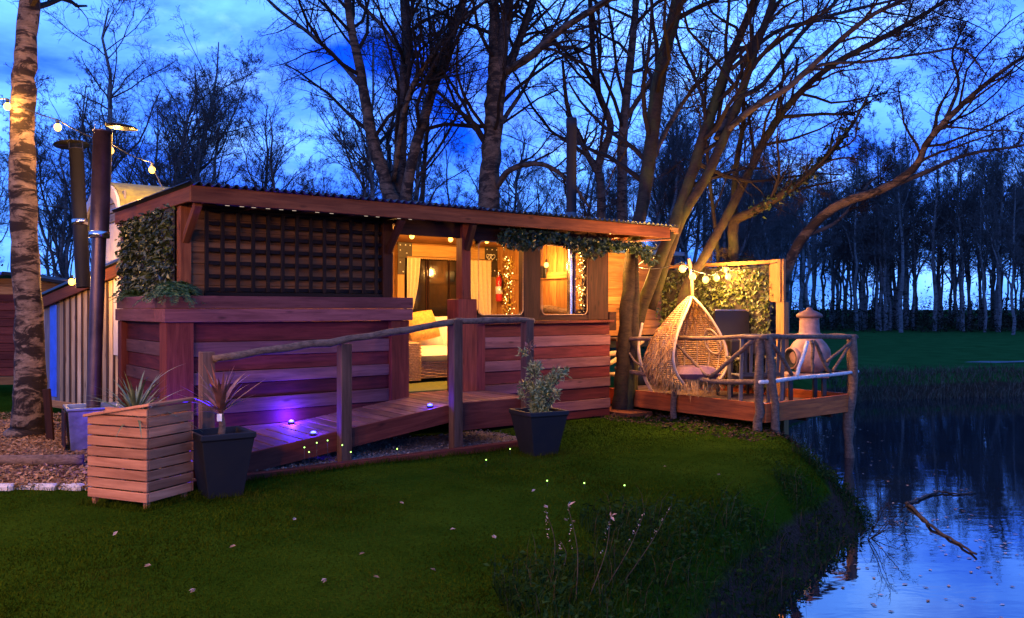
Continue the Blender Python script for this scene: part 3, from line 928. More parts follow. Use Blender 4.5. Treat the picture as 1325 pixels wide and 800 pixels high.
# glowing dashes put in for sky light through the roof corrugation gaps
o = link('gap_glow_strip', box_mesh(2.4, .004, .006, M['black_metal']))
o.matrix_world = CM @ Matrix.Translation((1.62, -.121, 2.523)); tag(o, 'thin strip of glowing dashes standing in for sky light through the left eaves', 'gap glow')
for k in range(16):
    if k in (6, 9, 10, 13): continue
    d_ = link('gap_dash', box_mesh(.045, .005, .004, M['strip']), o); d_.location = (-1.1 + k * .14 + random.uniform(-.02, .02), 0, -.004)

# ------------------------------------------------------------------ boarded ramp with pole handrail
ramp = thing('access_ramp', 'sloping boarded ramp with pole handrail up to the cabin doorway', 'ramp', C0, RZ)
def rz_(u): return .13 + (min(u, 2.72) + .15) * (.37 / 2.87)
u = -.15
while u < 3.66:
    w_ = .135
    za, zb = rz_(u), rz_(u + w_)
    mid = (za + zb) / 2 - .015
    o = beam('deck_board', (u + w_ / 2, -.935, mid), (u + w_ / 2, -.002 if u < 2.4 or u > 3.7 else .28, mid), .126, .03, M['ramp'], ramp, up=(-(zb - za), 0, w_))
    u += w_ + .004
beam('side_board', (-.15, -.955, rz_(-.15) - .09), (2.70, -.955, rz_(2.70) - .09), .035, .185, M['pier'], ramp)
box('side_board', (2.705, -.973, .20), (3.66, -.938, .498), M['pier'], ramp)
box('end_board', (3.625, -.936, .20), (3.66, -.03, .466), M['pier'], ramp)
for u_ in (.6, 1.4, 2.2, 3.0):
    box('joist', (u_, -.90, rz_(u_) - .20), (u_ + .05, -.05, rz_(u_) - .04), M['frame'], ramp)
for u_, zt in ((.03, 1.13), (1.34, 1.165), (2.63, 1.385), (3.60, 1.38)):
    box('post', (u_ - .055, -1.085, -.1), (u_ + .055, -.978, zt), M['post'], ramp)
pole('handrail', (.06, -1.10, 1.07), (2.70, -1.045, 1.375), .036, M['pole_bark'], ramp, .015, 8, 13)
pole('handrail', (2.62, -1.05, 1.375), (3.68, -1.045, 1.365), .034, M['pole_bark'], ramp, .012, 8, 9)
o = box('edging_timber', (-.2, -1.19, -.03), (3.72, -1.10, .055), M['pier'], None); o.matrix_world = CM @ o.matrix_basis
tag(o, 'long dark edging timber laid on the lawn along the ramp', 'timber')

# ------------------------------------------------------------------ lamps: bulbs on cables
bulb_me = ico('glass', .036, M['bulb'], 2)
cap_me = box_mesh(.05, .03, .03, M['black_metal'])
def bulb(p, label, group, watts, drop=.0, r=1.0):
    b_ = thing('light_bulb', label, 'light bulb', p, 0, group)
    o = link('glass', bulb_me, b_); o.scale = (r, r, r * 1.15)
    c = link('socket', cap_me, b_); c.rotation_euler = (0, math.pi / 2, 0); c.location = (0, 0, .062)
    l = bpy.data.lights.new('bulb_light', 'POINT'); l.energy = watts; l.color = (1.0, .48, .11); l.shadow_soft_size = .05 * max(1, r)
    lo = bpy.data.objects.new('bulb_light', l); COL.objects.link(lo); lo.parent = b_
    if drop: tube_obj('flex', [(0, 0, .08), (0, 0, .08 + drop)], .004, 4, M['wire'], b_)
    return b_
def cable(name, pts, label, sag=.10, m=8):
    P = [np.array(tuple(p)) for p in pts]; out = []
    for a, b_ in zip(P[:-1], P[1:]):
        for t in np.arange(m) / m:
            q = a * (1 - t) + b_ * t; q = q - np.array([0, 0, sag * 4 * t * (1 - t) * np.linalg.norm(b_ - a) / 2]); out.append(q)
    out.append(P[-1])
    return tag(tube_obj(name, out, .006, 4, M['wire'], None), label, 'cable')
left = [(10, 138, 9.72, 'glowing bulb hung at the upper birch trunk'), (75, 165, 9.8, 'glowing bulb just above the farther flue cowl'),
        (143, 195, 9.9, 'glowing bulb beside the top of the nearer flue'), (197, 220, 10.4, 'glowing bulb above the mossy roof and left eaves')]
lp = [W(a, b_, d) for a, b_, d, _ in left]
for p, (_, _, _, lab) in zip(lp, left): bulb(p, lab, 'festoon bulbs by the birch', 60, r=1.1)
# bulb run added out of view to light lawn, planter and cabin front
run = [Vector((-6.6, 6.9, 3.55)), Vector((-6.5, 5.0, 3.3)), Vector((-5.7, 3.0, 3.2)), Vector((-4.6, 1.0, 3.2)), Vector((-3.2, -.6, 3.2)), Vector((-1.6, -1.6, 3.2))]
for i, p in enumerate(run[1:]):
    bulb(p, 'added unseen bulb over the lawn lighting the lawn and cabin front', 'added bulbs lighting the lawn', 620, r=1.5)
up_ = Vector((0, 0, .09))
cable('festoon_cable', [p + up_ for p in run[::-1]] + [p + up_ for p in lp] + [cw(.4, 1.4, 2.80)], 'black festoon cable from the birch to the cabin roof')
bulb(W(93, 365, 10.75), 'glowing bulb low over the lap boarded shed roof', 'festoon bulbs by the birch', 60, r=1.1)
ind = [((533, 306, 11.0), 'bulb under the ceiling nearest the lattice'), ((583, 310, 11.2), 'bulb under the ceiling just left of the porch post'),
       ((630, 312, 11.6), 'bulb under the ceiling just right of the porch post'), ((783, 327, 12.6), 'bulb by the brace at the far cabin corner')]
for (a, b_, d), lab in ind: bulb(W(a, b_, d), 'glowing ' + lab, 'bulbs inside the porch', 110, 0, .85)
pz = W(707, 343, 12.5)
bulb(pz, 'glowing pendant bulb in the right hand window', 'bulbs inside the porch', 60, 2.50 - pz.z - .08)
deck = [(823, 352, 13.3, 'glowing bulb in front of the boarded hut wall'), (883, 348, 11.2, 'glowing bulb at the tip of the bent branch above the egg chair'),
        (896, 358, 10.95, 'glowing bulb right over the egg chair top'), (913, 362, 11.3, 'glowing bulb just right of the egg chair rope'),
        (927, 360, 12.7, 'glowing bulb in front of the slim yellow trunk'), (940, 350, 13.1, 'upper glowing bulb of the pair near the hedge screen'),
        (942, 358, 12.7, 'lower glowing bulb of the pair near the hedge screen')]
dp = [W(a, b_, d) for a, b_, d, _ in deck]
for p, (_, _, _, lab) in zip(dp, deck): bulb(p, lab, 'festoon bulbs over the deck', 150, r=1.25)
cable('festoon_cable', [cw(6.9, .0, 2.45)] + [p + up_ for p in dp] + [W(1018, 336, 12.6)], 'black festoon cable strung over the deck to the hedge screen', .06)
# fairy cable inside, hooks
# blue violet LED pucks
def led(p, label, energy, dz=.07):
    g = thing('garden_led', label, 'garden light', p, 0, 'blue violet garden lights')
    lathe('housing', [(0, 0), (.036, 0), (.036, .018), (.028, .022)], 12, M['black_metal'], g)
    lathe('lens', [(.028, .022), (.022, .036), (.0, .042)], 12, M['led'], g)
    l = bpy.data.lights.new('led_light', 'POINT'); l.energy = energy; l.color = (.05, .012, 1.0); l.shadow_soft_size = .03
    lo = bpy.data.objects.new('led_light', l); COL.objects.link(lo); lo.parent = g; lo.location = (0, 0, dz)
    return g
led(cw(1.10, -.86, rz_(1.10)), 'blue violet light on the ramp edge halfway up the slope', 4.0)
led(cw(2.42, -.86, rz_(2.42)), 'blue violet light on the ramp edge near the doorway', 4.0)
led(cw(1.22, -.07, rz_(1.22)), 'blue violet light against the striped wall glowing strongly on it', 34.0)
led(cw(.02, -.25, rz_(.02)), 'blue violet light low at the wall behind the red leaved cordyline', 36.0)
led(cw(4.45, -.35, .02), 'blue violet light hidden behind the shrub in the black pot', 8.0)

# ------------------------------------------------------------------ waterside deck
DECKZ = .21
deckt = thing('waterside_deck', 'square timber deck on posts over the pond with rustic branch railing', 'deck', C0, RZ)
DU0, DU1, DV0, DV1 = 6.55, 8.52, -2.06, 1.45
v = DV0 + .03
while v < DV1:
    box('deck_board', (DU0 + .03, v, DECKZ - .03), (DU1 - .03, v + .125, DECKZ), M['deckb'], deckt, jit=.002)
    v += .131
box('fascia', (DU0 - .03, DV0, .09), (DU0 + .01, .46, .33), M['deck_fascia'], deckt)
box('fascia', (DU0 - .03, .465, .09), (DU0 + .008, DV1, .325), M['deck_fascia'], deckt)
box('fascia', (DU0 + .012, DV0 - .02, .085), (DU1 + .02, DV0 + .02, .325), M['deck_fascia'], deckt)
box('fascia', (DU1 - .02, DV0 + .022, .09), (DU1 + .02, DV1, .33), M['deck_fascia'], deckt)
for u_ in (6.9, 7.5, 8.1):
    box('joist', (u_, DV0 + .03, .03), (u_ + .05, DV1, .175), M['frame'], deckt)
def gl(u, v): p = cw(u, v); return gzs(p.x, p.y)
def post(u, v, zt, r=.045, lean=(0, 0)):
    zb = min(gl(u, v), WATER_Z) - .1 if gl(u, v) < -.4 else gl(u, v) - .1
    return pole('post', (u + lean[0], v + lean[1], zb), (u, v, zt), r * 1.15, M['pole_bark'], deckt, .02, 8, 12, r)
post(DU0 - .07, .38, 1.09); post(DU0 - .07, -.685, 1.12, .04)
post(DU0 - .06, -2.04, 1.16, .05, (-.02, .02)); post(DU0 - .0, -2.13, 1.15, .045, (.14, -.02))
post(DU1 - .02, -2.09, 1.13, .06, (-.02, 0)); post(DU1 + .06, -2.02, 1.10, .04)
RT = M['pole_bark']
pole('rail', (DU0 - .07, .62, 1.055), (DU0 - .07, -.70, 1.09), .032, RT, deckt, .015)
pole('rail', (DU0 - .07, -.66, 1.095), (DU0 - .07, -2.16, 1.15), .03, RT, deckt, .015)
pole('rail', (DU0 - .1, -2.09, 1.155), (DU1 + .10, -2.10, 1.11), .033, RT, deckt, .014)
pole('rail', (DU1 + .02, -2.14, 1.12), (DU1 + .02, -.95, 1.12), .032, RT, deckt, .015)
P, R = smooth_path([(DU0 - .075, .45, .63), (DU0 - .08, -.2, .58), (DU0 - .08, -.68, .67), (DU0 - .08, -1.25, .56), (DU0 - .08, -2.08, .60)], [.03, .035, .04, .038, .03], 5)
tube_obj('rail', P, R, 8, RT, deckt)
pole('rail', (DU0 - .14, -2.10, .60), (DU1 + .1, -2.12, .635), .026, M['birch_pole'], deckt, .014)
pole('rail', (DU1 + .03, -2.06, .62), (DU1 + .03, -.95, .62), .026, RT, deckt, .014)
A = DU0 - .085
for (v0, z0, v1, z1, r) in ((-.70, 1.04, -1.24, .62, .022), (-1.95, 1.10, -1.28, .61, .03), (.30, 1.0, -.1, .62, .016)):
    pole('brace', (A, v0, z0), (A, v1, z1), r, RT, deckt, .012)
B = DV0 - .06
for (u0, z0, u1, z1, r) in ((6.62, 1.07, 7.05, .66, .026), (7.40, 1.08, 7.16, .64, .026), (7.48, 1.09, 7.52, .66, .024), (7.54, 1.08, 7.92, .65, .026), (7.86, .80, 8.46, 1.05, .02), (8.0, .68, 8.46, 1.05, .022)):
    pole('brace', (u0, B, z0), (u1, B, z1), r, RT if u0 != 7.40 else M['birch_pole'], deckt, .01)
# timber step at the cabin end, under the deck
o = box('step_board', (6.05, -.25, -.05), (6.50, .9, .06), M['fascia'], None); o.matrix_world = CM @ o.matrix_basis
tag(o, 'low board step on the ground beside the leaning trunk', 'step')

# hedge screen with its tall post
hs = ivy_screen('hedge_screen', 'tall leafy artificial hedge screen behind the deck', 8.50, -.80, 1.40, .35, 2.17, 3600, -1, C0, RZ, 'ivy', (.05, .085))
box('post', (8.44, -1.06, -1.2), (8.56, -.92, 1.60), M['orange'], hs)
box('frame_board', (8.45, -.99, 1.604), (8.55, -.80, 2.24), M['orange'], hs)
box('frame_board', (8.47, -1.03, 1.604), (8.53, -.994, 2.24), M['orange'], hs)
box('frame_board', (8.45, -.795, 2.18), (8.53, 1.42, 2.235), M['orange'], hs)
# boarded hut behind the deck
hut = thing('boarded_hut', 'raised hut of overlapping orange boards behind the leaning trunk', 'hut', C0, RZ)
hv = 1.62
hb = box('wall', (6.55, hv + .02, 1.06), (9.05, hv + .07, 2.42), M['orange'], hut)
sh = Under(hut, hb)
z = 1.06
while z < 2.36:
    sh.beam('board', (6.55, hv + .005, z + .07), (8.98, hv + .005, z + .07), .02, .145, M['orange'], up=(0, .12, 1))
    z += .13
box('corner_trim', (7.98, hv - .03, 1.05), (8.03, hv - .008, 2.42), M['orange'], hut)
box('corner_trim', (8.985, hv - .03, 1.05), (9.07, hv + .06, 2.42), M['frame'], hut)
box('wall', (9.0, hv + .075, 1.06), (9.05, hv + 2.2, 2.42), M['orange'], hut)
rf = box('roof', (6.4, hv - .15, 2.43), (9.2, hv + 2.3, 2.50), M['slate'], hut)
box('chassis', (6.7, hv + .1, .85), (8.95, hv + 2.1, 1.05), M['soot'], hut)
for u_ in (6.8, 8.7):
    lathe('wheel', [(.0, -.04), (.30, -.04), (.33, -.02), (.33, .02), (.30, .04), (0, .04)], 18, M['black_metal'], hut, (u_, hv + .25, .35)).rotation_euler = (math.pi / 2, 0, 0)
    box('leg', (u_ - .05, hv + 1.7, 0), (u_ + .05, hv + 1.8, .85), M['soot'], hut)
# stacked rustic logs in front of the hut underside
for k, (u0, v0, z0, u1, v1, z1, lab) in enumerate(((6.6, .95, .80, 7.7, 1.25, .86, 'upper pale branch rail behind the egg chair'), (6.6, .9, .62, 7.8, 1.15, .98, 'sloping pale branch behind the egg chair'),
                                        (6.6, .85, .50, 7.6, 1.1, .45, 'lower pale branch behind the egg chair'))):
    o = pole('branch_rail', cw(u0, v0, z0), cw(u1, v1, z1), .04, M['wicker_pale'], None, .02); tag(o, lab, 'branch', 'branches behind the egg chair')
P, R = smooth_path([W(831, 418, 12.4), W(826, 450, 12.3), W(833, 485, 12.2), W(846, 513, 12.2)], [.02, .024, .024, .028], 5)
tag(tube_obj('bent_stick', P, R, 7, M['wicker_pale'], None), 'pale bent stick standing left of the egg chair', 'stick')

# egg chair
ECX = W(893, 450, 11.55)
egg = thing('egg_chair', 'hanging cane egg chair with straw fringe and purple cushion', 'hanging chair', (ECX.x, ECX.y, DECKZ))
th0 = math.atan2(-.85, .52)                       # the way its mouth faces
zt = 1.68 - DECKZ; zb = .16; H = zt - zb
def egg_r(f): return .60 * np.sin(np.pi * np.power(np.clip(f, 0, 1), .72)) ** .78 * (1 - .25 * f)
def egg_p(f, a, k=1.0):
    r = egg_r(f) * k
    tilt = -.55 * (1 - f) ** 1.0 * .25
    return np.stack([r * np.cos(a) + tilt * .3, r * np.sin(a), zb + H * f + 0 * a], -1)
open_ang = 1.12
def half_open(f): return open_ang * np.clip(1 - np.abs((f - .50) / .56) ** 3.0, 0, 1) ** .6
parts = []
for f in np.linspace(.06, .97, 44):
    ho = float(half_open(f)); a = np.linspace(th0 + ho, th0 + 2 * np.pi - ho, 46)
    wob = 1 + .012 * (-1) ** np.arange(46)
    parts.append(tubes(egg_p(np.full(46, f), a) * np.array([1, 1, 1]) * np.stack([wob, wob, np.ones(46)], -1), np.full(46, .010), 4))
V, F = join(parts); o = link('weave', fmesh('weave', V, [F], M['wicker'], True), egg); o['kind'] = 'stuff'
for i in range(13):
    a = th0 + open_ang + .05 + (2 * np.pi - 2 * open_ang - .1) * i / 12
    f = np.linspace(.03, .99, 16)
    tube_obj('rib', egg_p(f, np.full(16, a), .985), .009, 5, M['wicker_pale'], egg)
f = np.linspace(.03, .985, 30)
L_ = egg_p(f, th0 + half_open(f)); R_ = egg_p(f[::-1], th0 - half_open(f[::-1]))
tube_obj('rim', np.concatenate([L_, R_]), .019, 8, M['wicker_pale'], egg)
# a round hole with a cane ring in the shell's flank
a_ = np.linspace(0, 2 * np.pi, 24); f_ = .52 + .13 * np.sin(a_)
tube_obj('arm_ring', egg_p(f_, th0 + 1.55 + .34 * np.cos(a_), .93), .014, 6, M['wicker_pale'], egg, False)
# straw skirt outside
n = 3600
fa = RNG.uniform(.10, 1.0, n); aa = th0 + open_ang + .0 + (2 * np.pi - 2 * open_ang) * RNG.random(n)
P0 = egg_p(fa, aa, 1.06)
D = np.stack([np.cos(aa) * .30, np.sin(aa) * .30, -np.ones(n)], -1) + RNG.normal(0, .17, (n, 3))
N_ = np.stack([np.cos(aa), np.sin(aa), np.zeros(n)], -1) + RNG.normal(0, .3, (n, 3))
V, F = leaf_vf(P0, D, N_, RNG.uniform(.06, .14, n), RNG.uniform(.008, .02, n), .1)
o = link('straw_cover', fmesh('straw_cover', V, [F], M['raffia']), egg); o['kind'] = 'stuff'
n = 420
aa = th0 + RNG.uniform(-2.4, 2.4, n); P0 = egg_p(np.full(n, .13) + RNG.normal(0, .02, n), aa, .95 + .1 * RNG.random(n))
D = np.stack([np.cos(aa) * .12, np.sin(aa) * .12, -np.ones(n)], -1) + RNG.normal(0, .18, (n, 3))
V, F = leaf_vf(P0, D, np.stack([np.cos(aa), np.sin(aa), 0 * aa], -1), RNG.uniform(.10, .20, n), RNG.uniform(.006, .013, n), .1)
o = link('straw_fringe', fmesh('straw_fringe', V, [F], M['raffia']), egg); o['kind'] = 'stuff'
tube_obj('rope', [(0.03, 0, zt - .02), (.02, .0, zt + .25), (-.01, .02, zt + .50)], .022, 7, M['rope'], egg)
lathe('base_pan', [(.0, zb + .10), (.30, zb + .13), (.36, zb + .20)], 18, M['wicker'], egg)
c_ = cushion('seat_cushion', (.05, -.08, zb + .27), (.60, .56, .20), plain('purple cushion cloth', (.12, .06, .09), .9, scale=30), egg)

# barbecue with its lid up
bq = thing('barbecue', 'black barbecue with its big lid standing open in front of the hedge screen', 'barbecue', cw(8.06, -.56, DECKZ), RZ - .34)
box('firebox', (-.30, -.22, .62), (.30, .22, .84), M['black_metal'], bq, .02)
box('grill', (-.28, -.20, .842), (.28, .20, .855), M['steel'], bq)
# lid: curved shell hinged at the back
a = np.linspace(0, math.pi * .62, 9)
prof = [(.20 + .10 * math.sin(t_ * 1.6), .86 + .40 * t_ / a[-1]) for t_ in a]
V = np.array([(x, y, z_) for x in (-.30, .30) for (y, z_) in prof] + [(x, .20, .86 + .40 * t_ / a[-1]) for x in (-.30, .30) for t_ in a])
m_ = 9; i = np.arange(m_ - 1)
F = np.concatenate([np.stack([i, i + 1, i + 1 + m_, i + m_], -1), np.stack([i + 2 * m_, i + 3 * m_, i + 1 + 3 * m_, i + 1 + 2 * m_], -1),
                    np.stack([i, i + 2 * m_, i + 1 + 2 * m_, i + 1], -1), np.stack([i + m_, i + m_ + 1, i + 1 + 3 * m_, i + 3 * m_], -1)])
ld = link('lid', fmesh('lid', V, [F], M['black_metal']), bq)
box('lid_edge', (-.31, .17, 1.262), (.31, .25, 1.285), M['steel'], ld)
box('lid_handle', (-.26, .30, 1.03), (.26, .325, 1.055), M['steel'], ld)
box('side_shelf', (.31, -.20, .80), (.58, .20, .825), M['black_metal'], bq)
for sx in (-.26, .26):
    for sy in (-.18, .18): box('leg', (sx - .018, sy - .018, 0), (sx + .018, sy + .018, .62), M['black_metal'], bq)
box('shelf', (-.26, -.18, .18), (.26, .18, .20), M['greywood'], bq)
# garden chair seen from behind
gc = thing('garden_chair', 'weathered slatted wooden garden chair standing behind the railing', 'chair', cw(7.10, -1.52, DECKZ), RZ - .62)
for s in (-1, 1):
    beam('rear_leg', (s * .27, -.25, 0), (s * .27, -.32, .96), .045, .04, M['greywood'], gc)
    box('front_leg', (s * .27 - .022, .22, 0), (s * .27 + .022, .265, .62), M['greywood'], gc)
    box('armrest', (s * .27 - .035, -.30, .622), (s * .27 + .035, .29, .648), M['greywood'], gc)
for k in range(7):
    x = -.21 + k * .07
    beam('back_slat', (x, -.272, .46), (x * 1.05, -.318, .91), .042, .014, M['greywood'], gc, up=(0, 1, 0))
beam('back_rail', (-.25, -.322, .93), (.25, -.322, .93), .03, .07, M['greywood'], gc)
beam('back_rail', (-.25, -.270, .44), (.25, -.270, .44), .03, .05, M['greywood'], gc)
for k in range(6):
    box('seat_slat', (-.25, -.24 + k * .082, .40), (.25, -.17 + k * .082, .42), M['greywood'], gc)
box('seat_rail', (-.25, .22, .34), (.25, .25, .398), M['greywood'], gc)
# chiminea on its stand
ch = thing('chiminea', 'pale clay chiminea with round belly and lidded chimney on a stand', 'chiminea', cw(8.22, -1.62, DECKZ))
ch.scale = (.92,) * 3
md = 2.55                                           # mouth direction, towards the left
lathe('body', [(0, .43), (.15, .43), (.20, .46), (.285, .56), (.315, .68), (.30, .79), (.245, .88), (.18, .95), (.155, 1.02), (.148, 1.12), (.142, 1.24), (.150, 1.27)], 30, M['clay'], ch)
lathe('chimney_lid', [(.150, 1.27), (.185, 1.275), (.195, 1.30), (.185, 1.325), (.12, 1.36), (.06, 1.385), (.05, 1.40), (.04, 1.42), (0, 1.43)], 26, M['clay_dark'], ch)
lathe('neck_ring', [(.150, 1.00), (.175, 1.01), (.178, 1.03), (.152, 1.04)], 26, M['clay'], ch)
mm = Matrix.Rotation(math.pi + .18, 4, 'Z')
mo = lathe('mouth', [(.085, .0), (.105, .02), (.155, .03), (.160, .05), (.135, .075), (.12, .06), (.10, -.04), (0, -.05)], 22, M['soot'], ch)
mo.matrix_basis = Matrix.Translation((-.27, -.10, .66)) @ Matrix.Rotation(.35, 4, 'Z') @ Matrix.Rotation(-math.pi / 2, 4, 'Y')
rg = lathe('mouth_rim', [(.125, .035), (.150, .062), (.165, .05), (.165, .0), (.15, -.05)], 22, M['clay'], ch)
rg.matrix_basis = mo.matrix_basis @ Matrix.Translation((0, 0, .008))
box('hearth_slab', (-.42, -.28, .37), (.20, .22, .43), M['clay'], ch)
for s in ((-.36, -.22), (.14, -.22), (-.36, .16), (.14, .16)):
    box('leg', (s[0] - .03, s[1] - .03, 0), (s[0] + .03, s[1] + .03, .37), M['black_metal'], ch)
tag(cushion('mat', (0, 0, 0), (.5, .34, .07), M['white'], None), 'small white pad lying on the deck behind the corner posts', 'pad').location = cw(6.85, -1.72, DECKZ + .035)
o = bpy.data.objects['mat']; o.name = 'floor_pad'

# ------------------------------------------------------------------ pots and planters
PB = W(190, 660, 6.30); PB.z = 0
pb = thing('planter_box', 'square slatted wooden planter box with a sloping lid rim', 'planter', PB, math.atan2(.43, .177))
# local x along the right-hand face (away), local y to the left along the near face
LX, LY = .46, .60
def ztop(x, y): return .785 - .10 * y / LY + .012 * x
hts = np.linspace(.055, .695, 8 + 1)
for k in range(8):
    z0, z1 = hts[k] + .005, hts[k + 1] - .005
    box('slat', (0, -.011 + .011, z0), (.020, LY, z1), M['planter'], pb, jit=.004)                 # near left face
    box('slat', (.021, 0, z0), (LX, .020, z1), M['planter'], pb, jit=.004)                          # right face
    box('slat', (.021, LY - .02, z0), (LX, LY, z1), M['planter'], pb, jit=.004)
    box('slat', (LX + .001, 0, z0), (LX + .021, LY, z1), M['planter'], pb, jit=.004)
box('slat', (.022, 0, .70), (LX, .020, .765), M['planter'], pb, jit=.003)
box('slat', (0, 0, .70), (.020, .42, .755), M['planter'], pb, jit=.003)
for (x, y) in ((.022, .022), (LX - .06, .022), (.022, LY - .06), (LX - .06, LY - .06)):
    box('foot', (x, y, -.02), (x + .038, y + .038, .66), M['planter'], pb)
box('soil', (.03, .03, .56), (LX - .01, LY - .03, .60), M['soil'], pb)
def rim(a, b_, w): 
    return beam('rim_board', (a[0], a[1], ztop(*a)), (b_[0], b_[1], ztop(*b_)), w, .022, M['planter'], pb)
rim((.02, -.035), (.02, LY + .03), .075); rim((.06, .02), (LX + .05, .02), .075)
rim((LX, .06), (LX, LY + .03), .075); rim((.06, LY - .01), (LX - .04, LY - .01), .075)
def strap_leaf_mesh(name, L, w, droop, mat, n=9, fold=.2):
    t = np.linspace(0, 1, n)
    x = L * t * np.cos(droop * t * .8); z = L * t * np.sin(np.maximum(.05, 1 - droop * t * .3)) * 0
    ang = np.cumsum(np.full(n, droop / n)); seg = L / (n - 1)
    x = np.concatenate([[0], np.cumsum(np.sin(ang[:-1]) * seg)]); z = np.concatenate([[0], np.cumsum(np.cos(ang[:-1]) * seg)])
    wd = w * np.clip(np.sin(np.pi * (.12 + .88 * t) ** .8) * 1.0, .02, 1); wd[-1] = .001
    V = np.concatenate([np.stack([x, -wd / 2, z + wd * fold], -1), np.stack([x, wd / 2, z + wd * fold], -1), np.stack([x, 0 * x, z], -1)])
    i = np.arange(n - 1)
    F = np.concatenate([np.stack([i + 2 * n, i + 1 + 2 * n, i + 1, i], -1), np.stack([i + n, i + 1 + n, i + 1 + 2 * n, i + 2 * n], -1)])
    return fmesh(name, V, [F], mat, True)
def rosette(parent, c, n, meshes, emin, emax, seed, ax=None):
    r = random.Random(seed)
    for k in range(n):
        o = link('leaf', r.choice(meshes), parent)
        a = k * 2.39996 + r.uniform(-.3, .3); tilt = math.radians(r.uniform(emin, emax))
        o.matrix_basis = Matrix.Translation(Vector(c) + Vector((0, 0, r.uniform(0, .05)))) @ Matrix.Rotation(a, 4, 'Z') @ Matrix.Rotation(tilt, 4, 'Y') @ Matrix.Scale(r.uniform(.75, 1.1), 4)
yu = thing('spiky_plant', 'spiky grey green yucca growing out of the slatted planter box', 'plant', Matrix.Translation(PB) @ Matrix.Rotation(math.atan2(.43, .177), 4, 'Z') @ Vector((.22, .34, .60)), 0)
ym = [strap_leaf_mesh('yucca leaf', L, .022, d, M['spike_leaf']) for L, d in ((.40, .3), (.48, .6), (.48, .9), (.56, 1.3))]
rosette(yu, (0, 0, 0), 60, ym, 5, 66, 3)
lathe('stem', [(.035, -.04), (.03, .06), (.0, .09)], 9, M['pole_bark'], yu)

def square_pot(name, label, loc, rz, wt, wb, h):
    g = thing(name, label, 'plant pot', loc, rz, 'tapered black plant pots')
    def ring(w, z): return [(-w, -w, z), (w, -w, z), (w, w, z), (-w, w, z)]
    t, b_ = wt / 2, wb / 2
    lv = [ring(b_, 0), ring(t - .004, h - .05), ring(t + .008, h - .045), ring(t + .008, h), ring(t - .022, h), ring(t - .03, h - .06)]
    V = np.array(lv).reshape(-1, 3)
    F = [[k * 4 + j, k * 4 + (j + 1) % 4, k * 4 + 4 + (j + 1) % 4, k * 4 + 4 + j] for k in range(5) for j in range(4)] + [[3, 2, 1, 0]]
    o = link('shell', fmesh('shell', V, [np.array(F)], M['pot']), g)
    md_ = o.modifiers.new('edge', 'BEVEL'); md_.width = .008; md_.segments = 2
    V = np.array(ring(t - .03, h - .055)); 
    link('soil', fmesh('soil', V, [np.array([[0, 1, 2, 3]])], M['soil']), g)
    return g
p1 = W(286, 640, 6.85); p1.z = 0
square_pot('plant_pot', 'black tapered pot beside the slatted planter box at the ramp foot', p1, .62, .42, .27, .52)
co = thing('cordyline', 'spiky red leaved cordyline in the black pot at the ramp foot', 'plant', p1 + Vector((0, 0, .46)), 0)
P, R = smooth_path([(0, 0, 0), (.01, 0, .10), (.0, 0, .20)], [.032, .027, .022], 4)
tube_obj('stem', P, R, 8, M['pole_bark'], co)
cm_ = [strap_leaf_mesh('cordyline leaf', L, .034, d, M['red_leaf']) for L, d in ((.42, .15), (.44, .35), (.46, .6), (.42, .9))]
rosette(co, (0, 0, .18), 34, cm_, 6, 60, 8)
tag(box('plant_tag', (-.02, -.001, 0), (.02, .001, .06), M['white'], co)); bpy.data.objects['plant_tag'].location = Vector((.0, -.035, .17))
p2 = W(697, 585, 8.92); p2.z = gzs(p2.x, p2.y) - .005
square_pot('plant_pot', 'black tapered pot standing on the lawn edge by the ramp landing', p2, .5, .45, .29, .46)
shb = thing('potted_shrub', 'loose variegated shrub with a reddish tip in the black pot', 'shrub', p2 + Vector((0, 0, .41)), 0)
shb.scale = (1.15, 1.15, 1.22)
r = np.random.default_rng(4)
LV, LF, off, tips = [], [], 0, []
for (dx, dy, h_, bl) in ((-.10, 0, .66, 1), (-.03, .08, .42, 0), (.18, -.02, .44, 0), (.05, -.08, .28, 0), (-.15, .03, .28, 0), (.10, .08, .30, 0), (.24, .05, .38, 0), (-.06, -.10, .5, 0), (.0, .0, .2, 0), (.14, -.1, .2, 0)):
    P, R = smooth_path([(0, 0, 0), (dx * .4, dy * .4, h_ * .45), (dx, dy, h_)], [.009, .007, .004], 5)
    tube_obj('stem', P, R, 5, M['twig_pale'], shb)
    for q in range(7):
        c = P[int(len(P) * (.30 + .69 * q / 6)) - 1] + r.normal(0, .035, 3)
        k = 34
        D = r.normal(0, 1, (k, 3)) + [0, 0, .35]
        V, F = leaf_vf(c + norm(D) * .012 + r.normal(0, .012, (k, 3)), D, r.normal(0, 1, (k, 3)), r.uniform(.035, .06, k), r.uniform(.011, .018, k))
        if bl and q == 6: tips.append((V, F))
        else: LV.append(V); LF.append(F + off); off += len(V)
o = link('leaves', fmesh('leaves', np.concatenate(LV), [np.concatenate(LF)], M['shrub']), shb); o['kind'] = 'stuff'
V, F = join(tips); o = link('tip_leaves', fmesh('tip_leaves', V, [F], M['shrub_tip']), shb); o['kind'] = 'stuff'; o['label'] = 'reddish tuft at the top of the shrub'

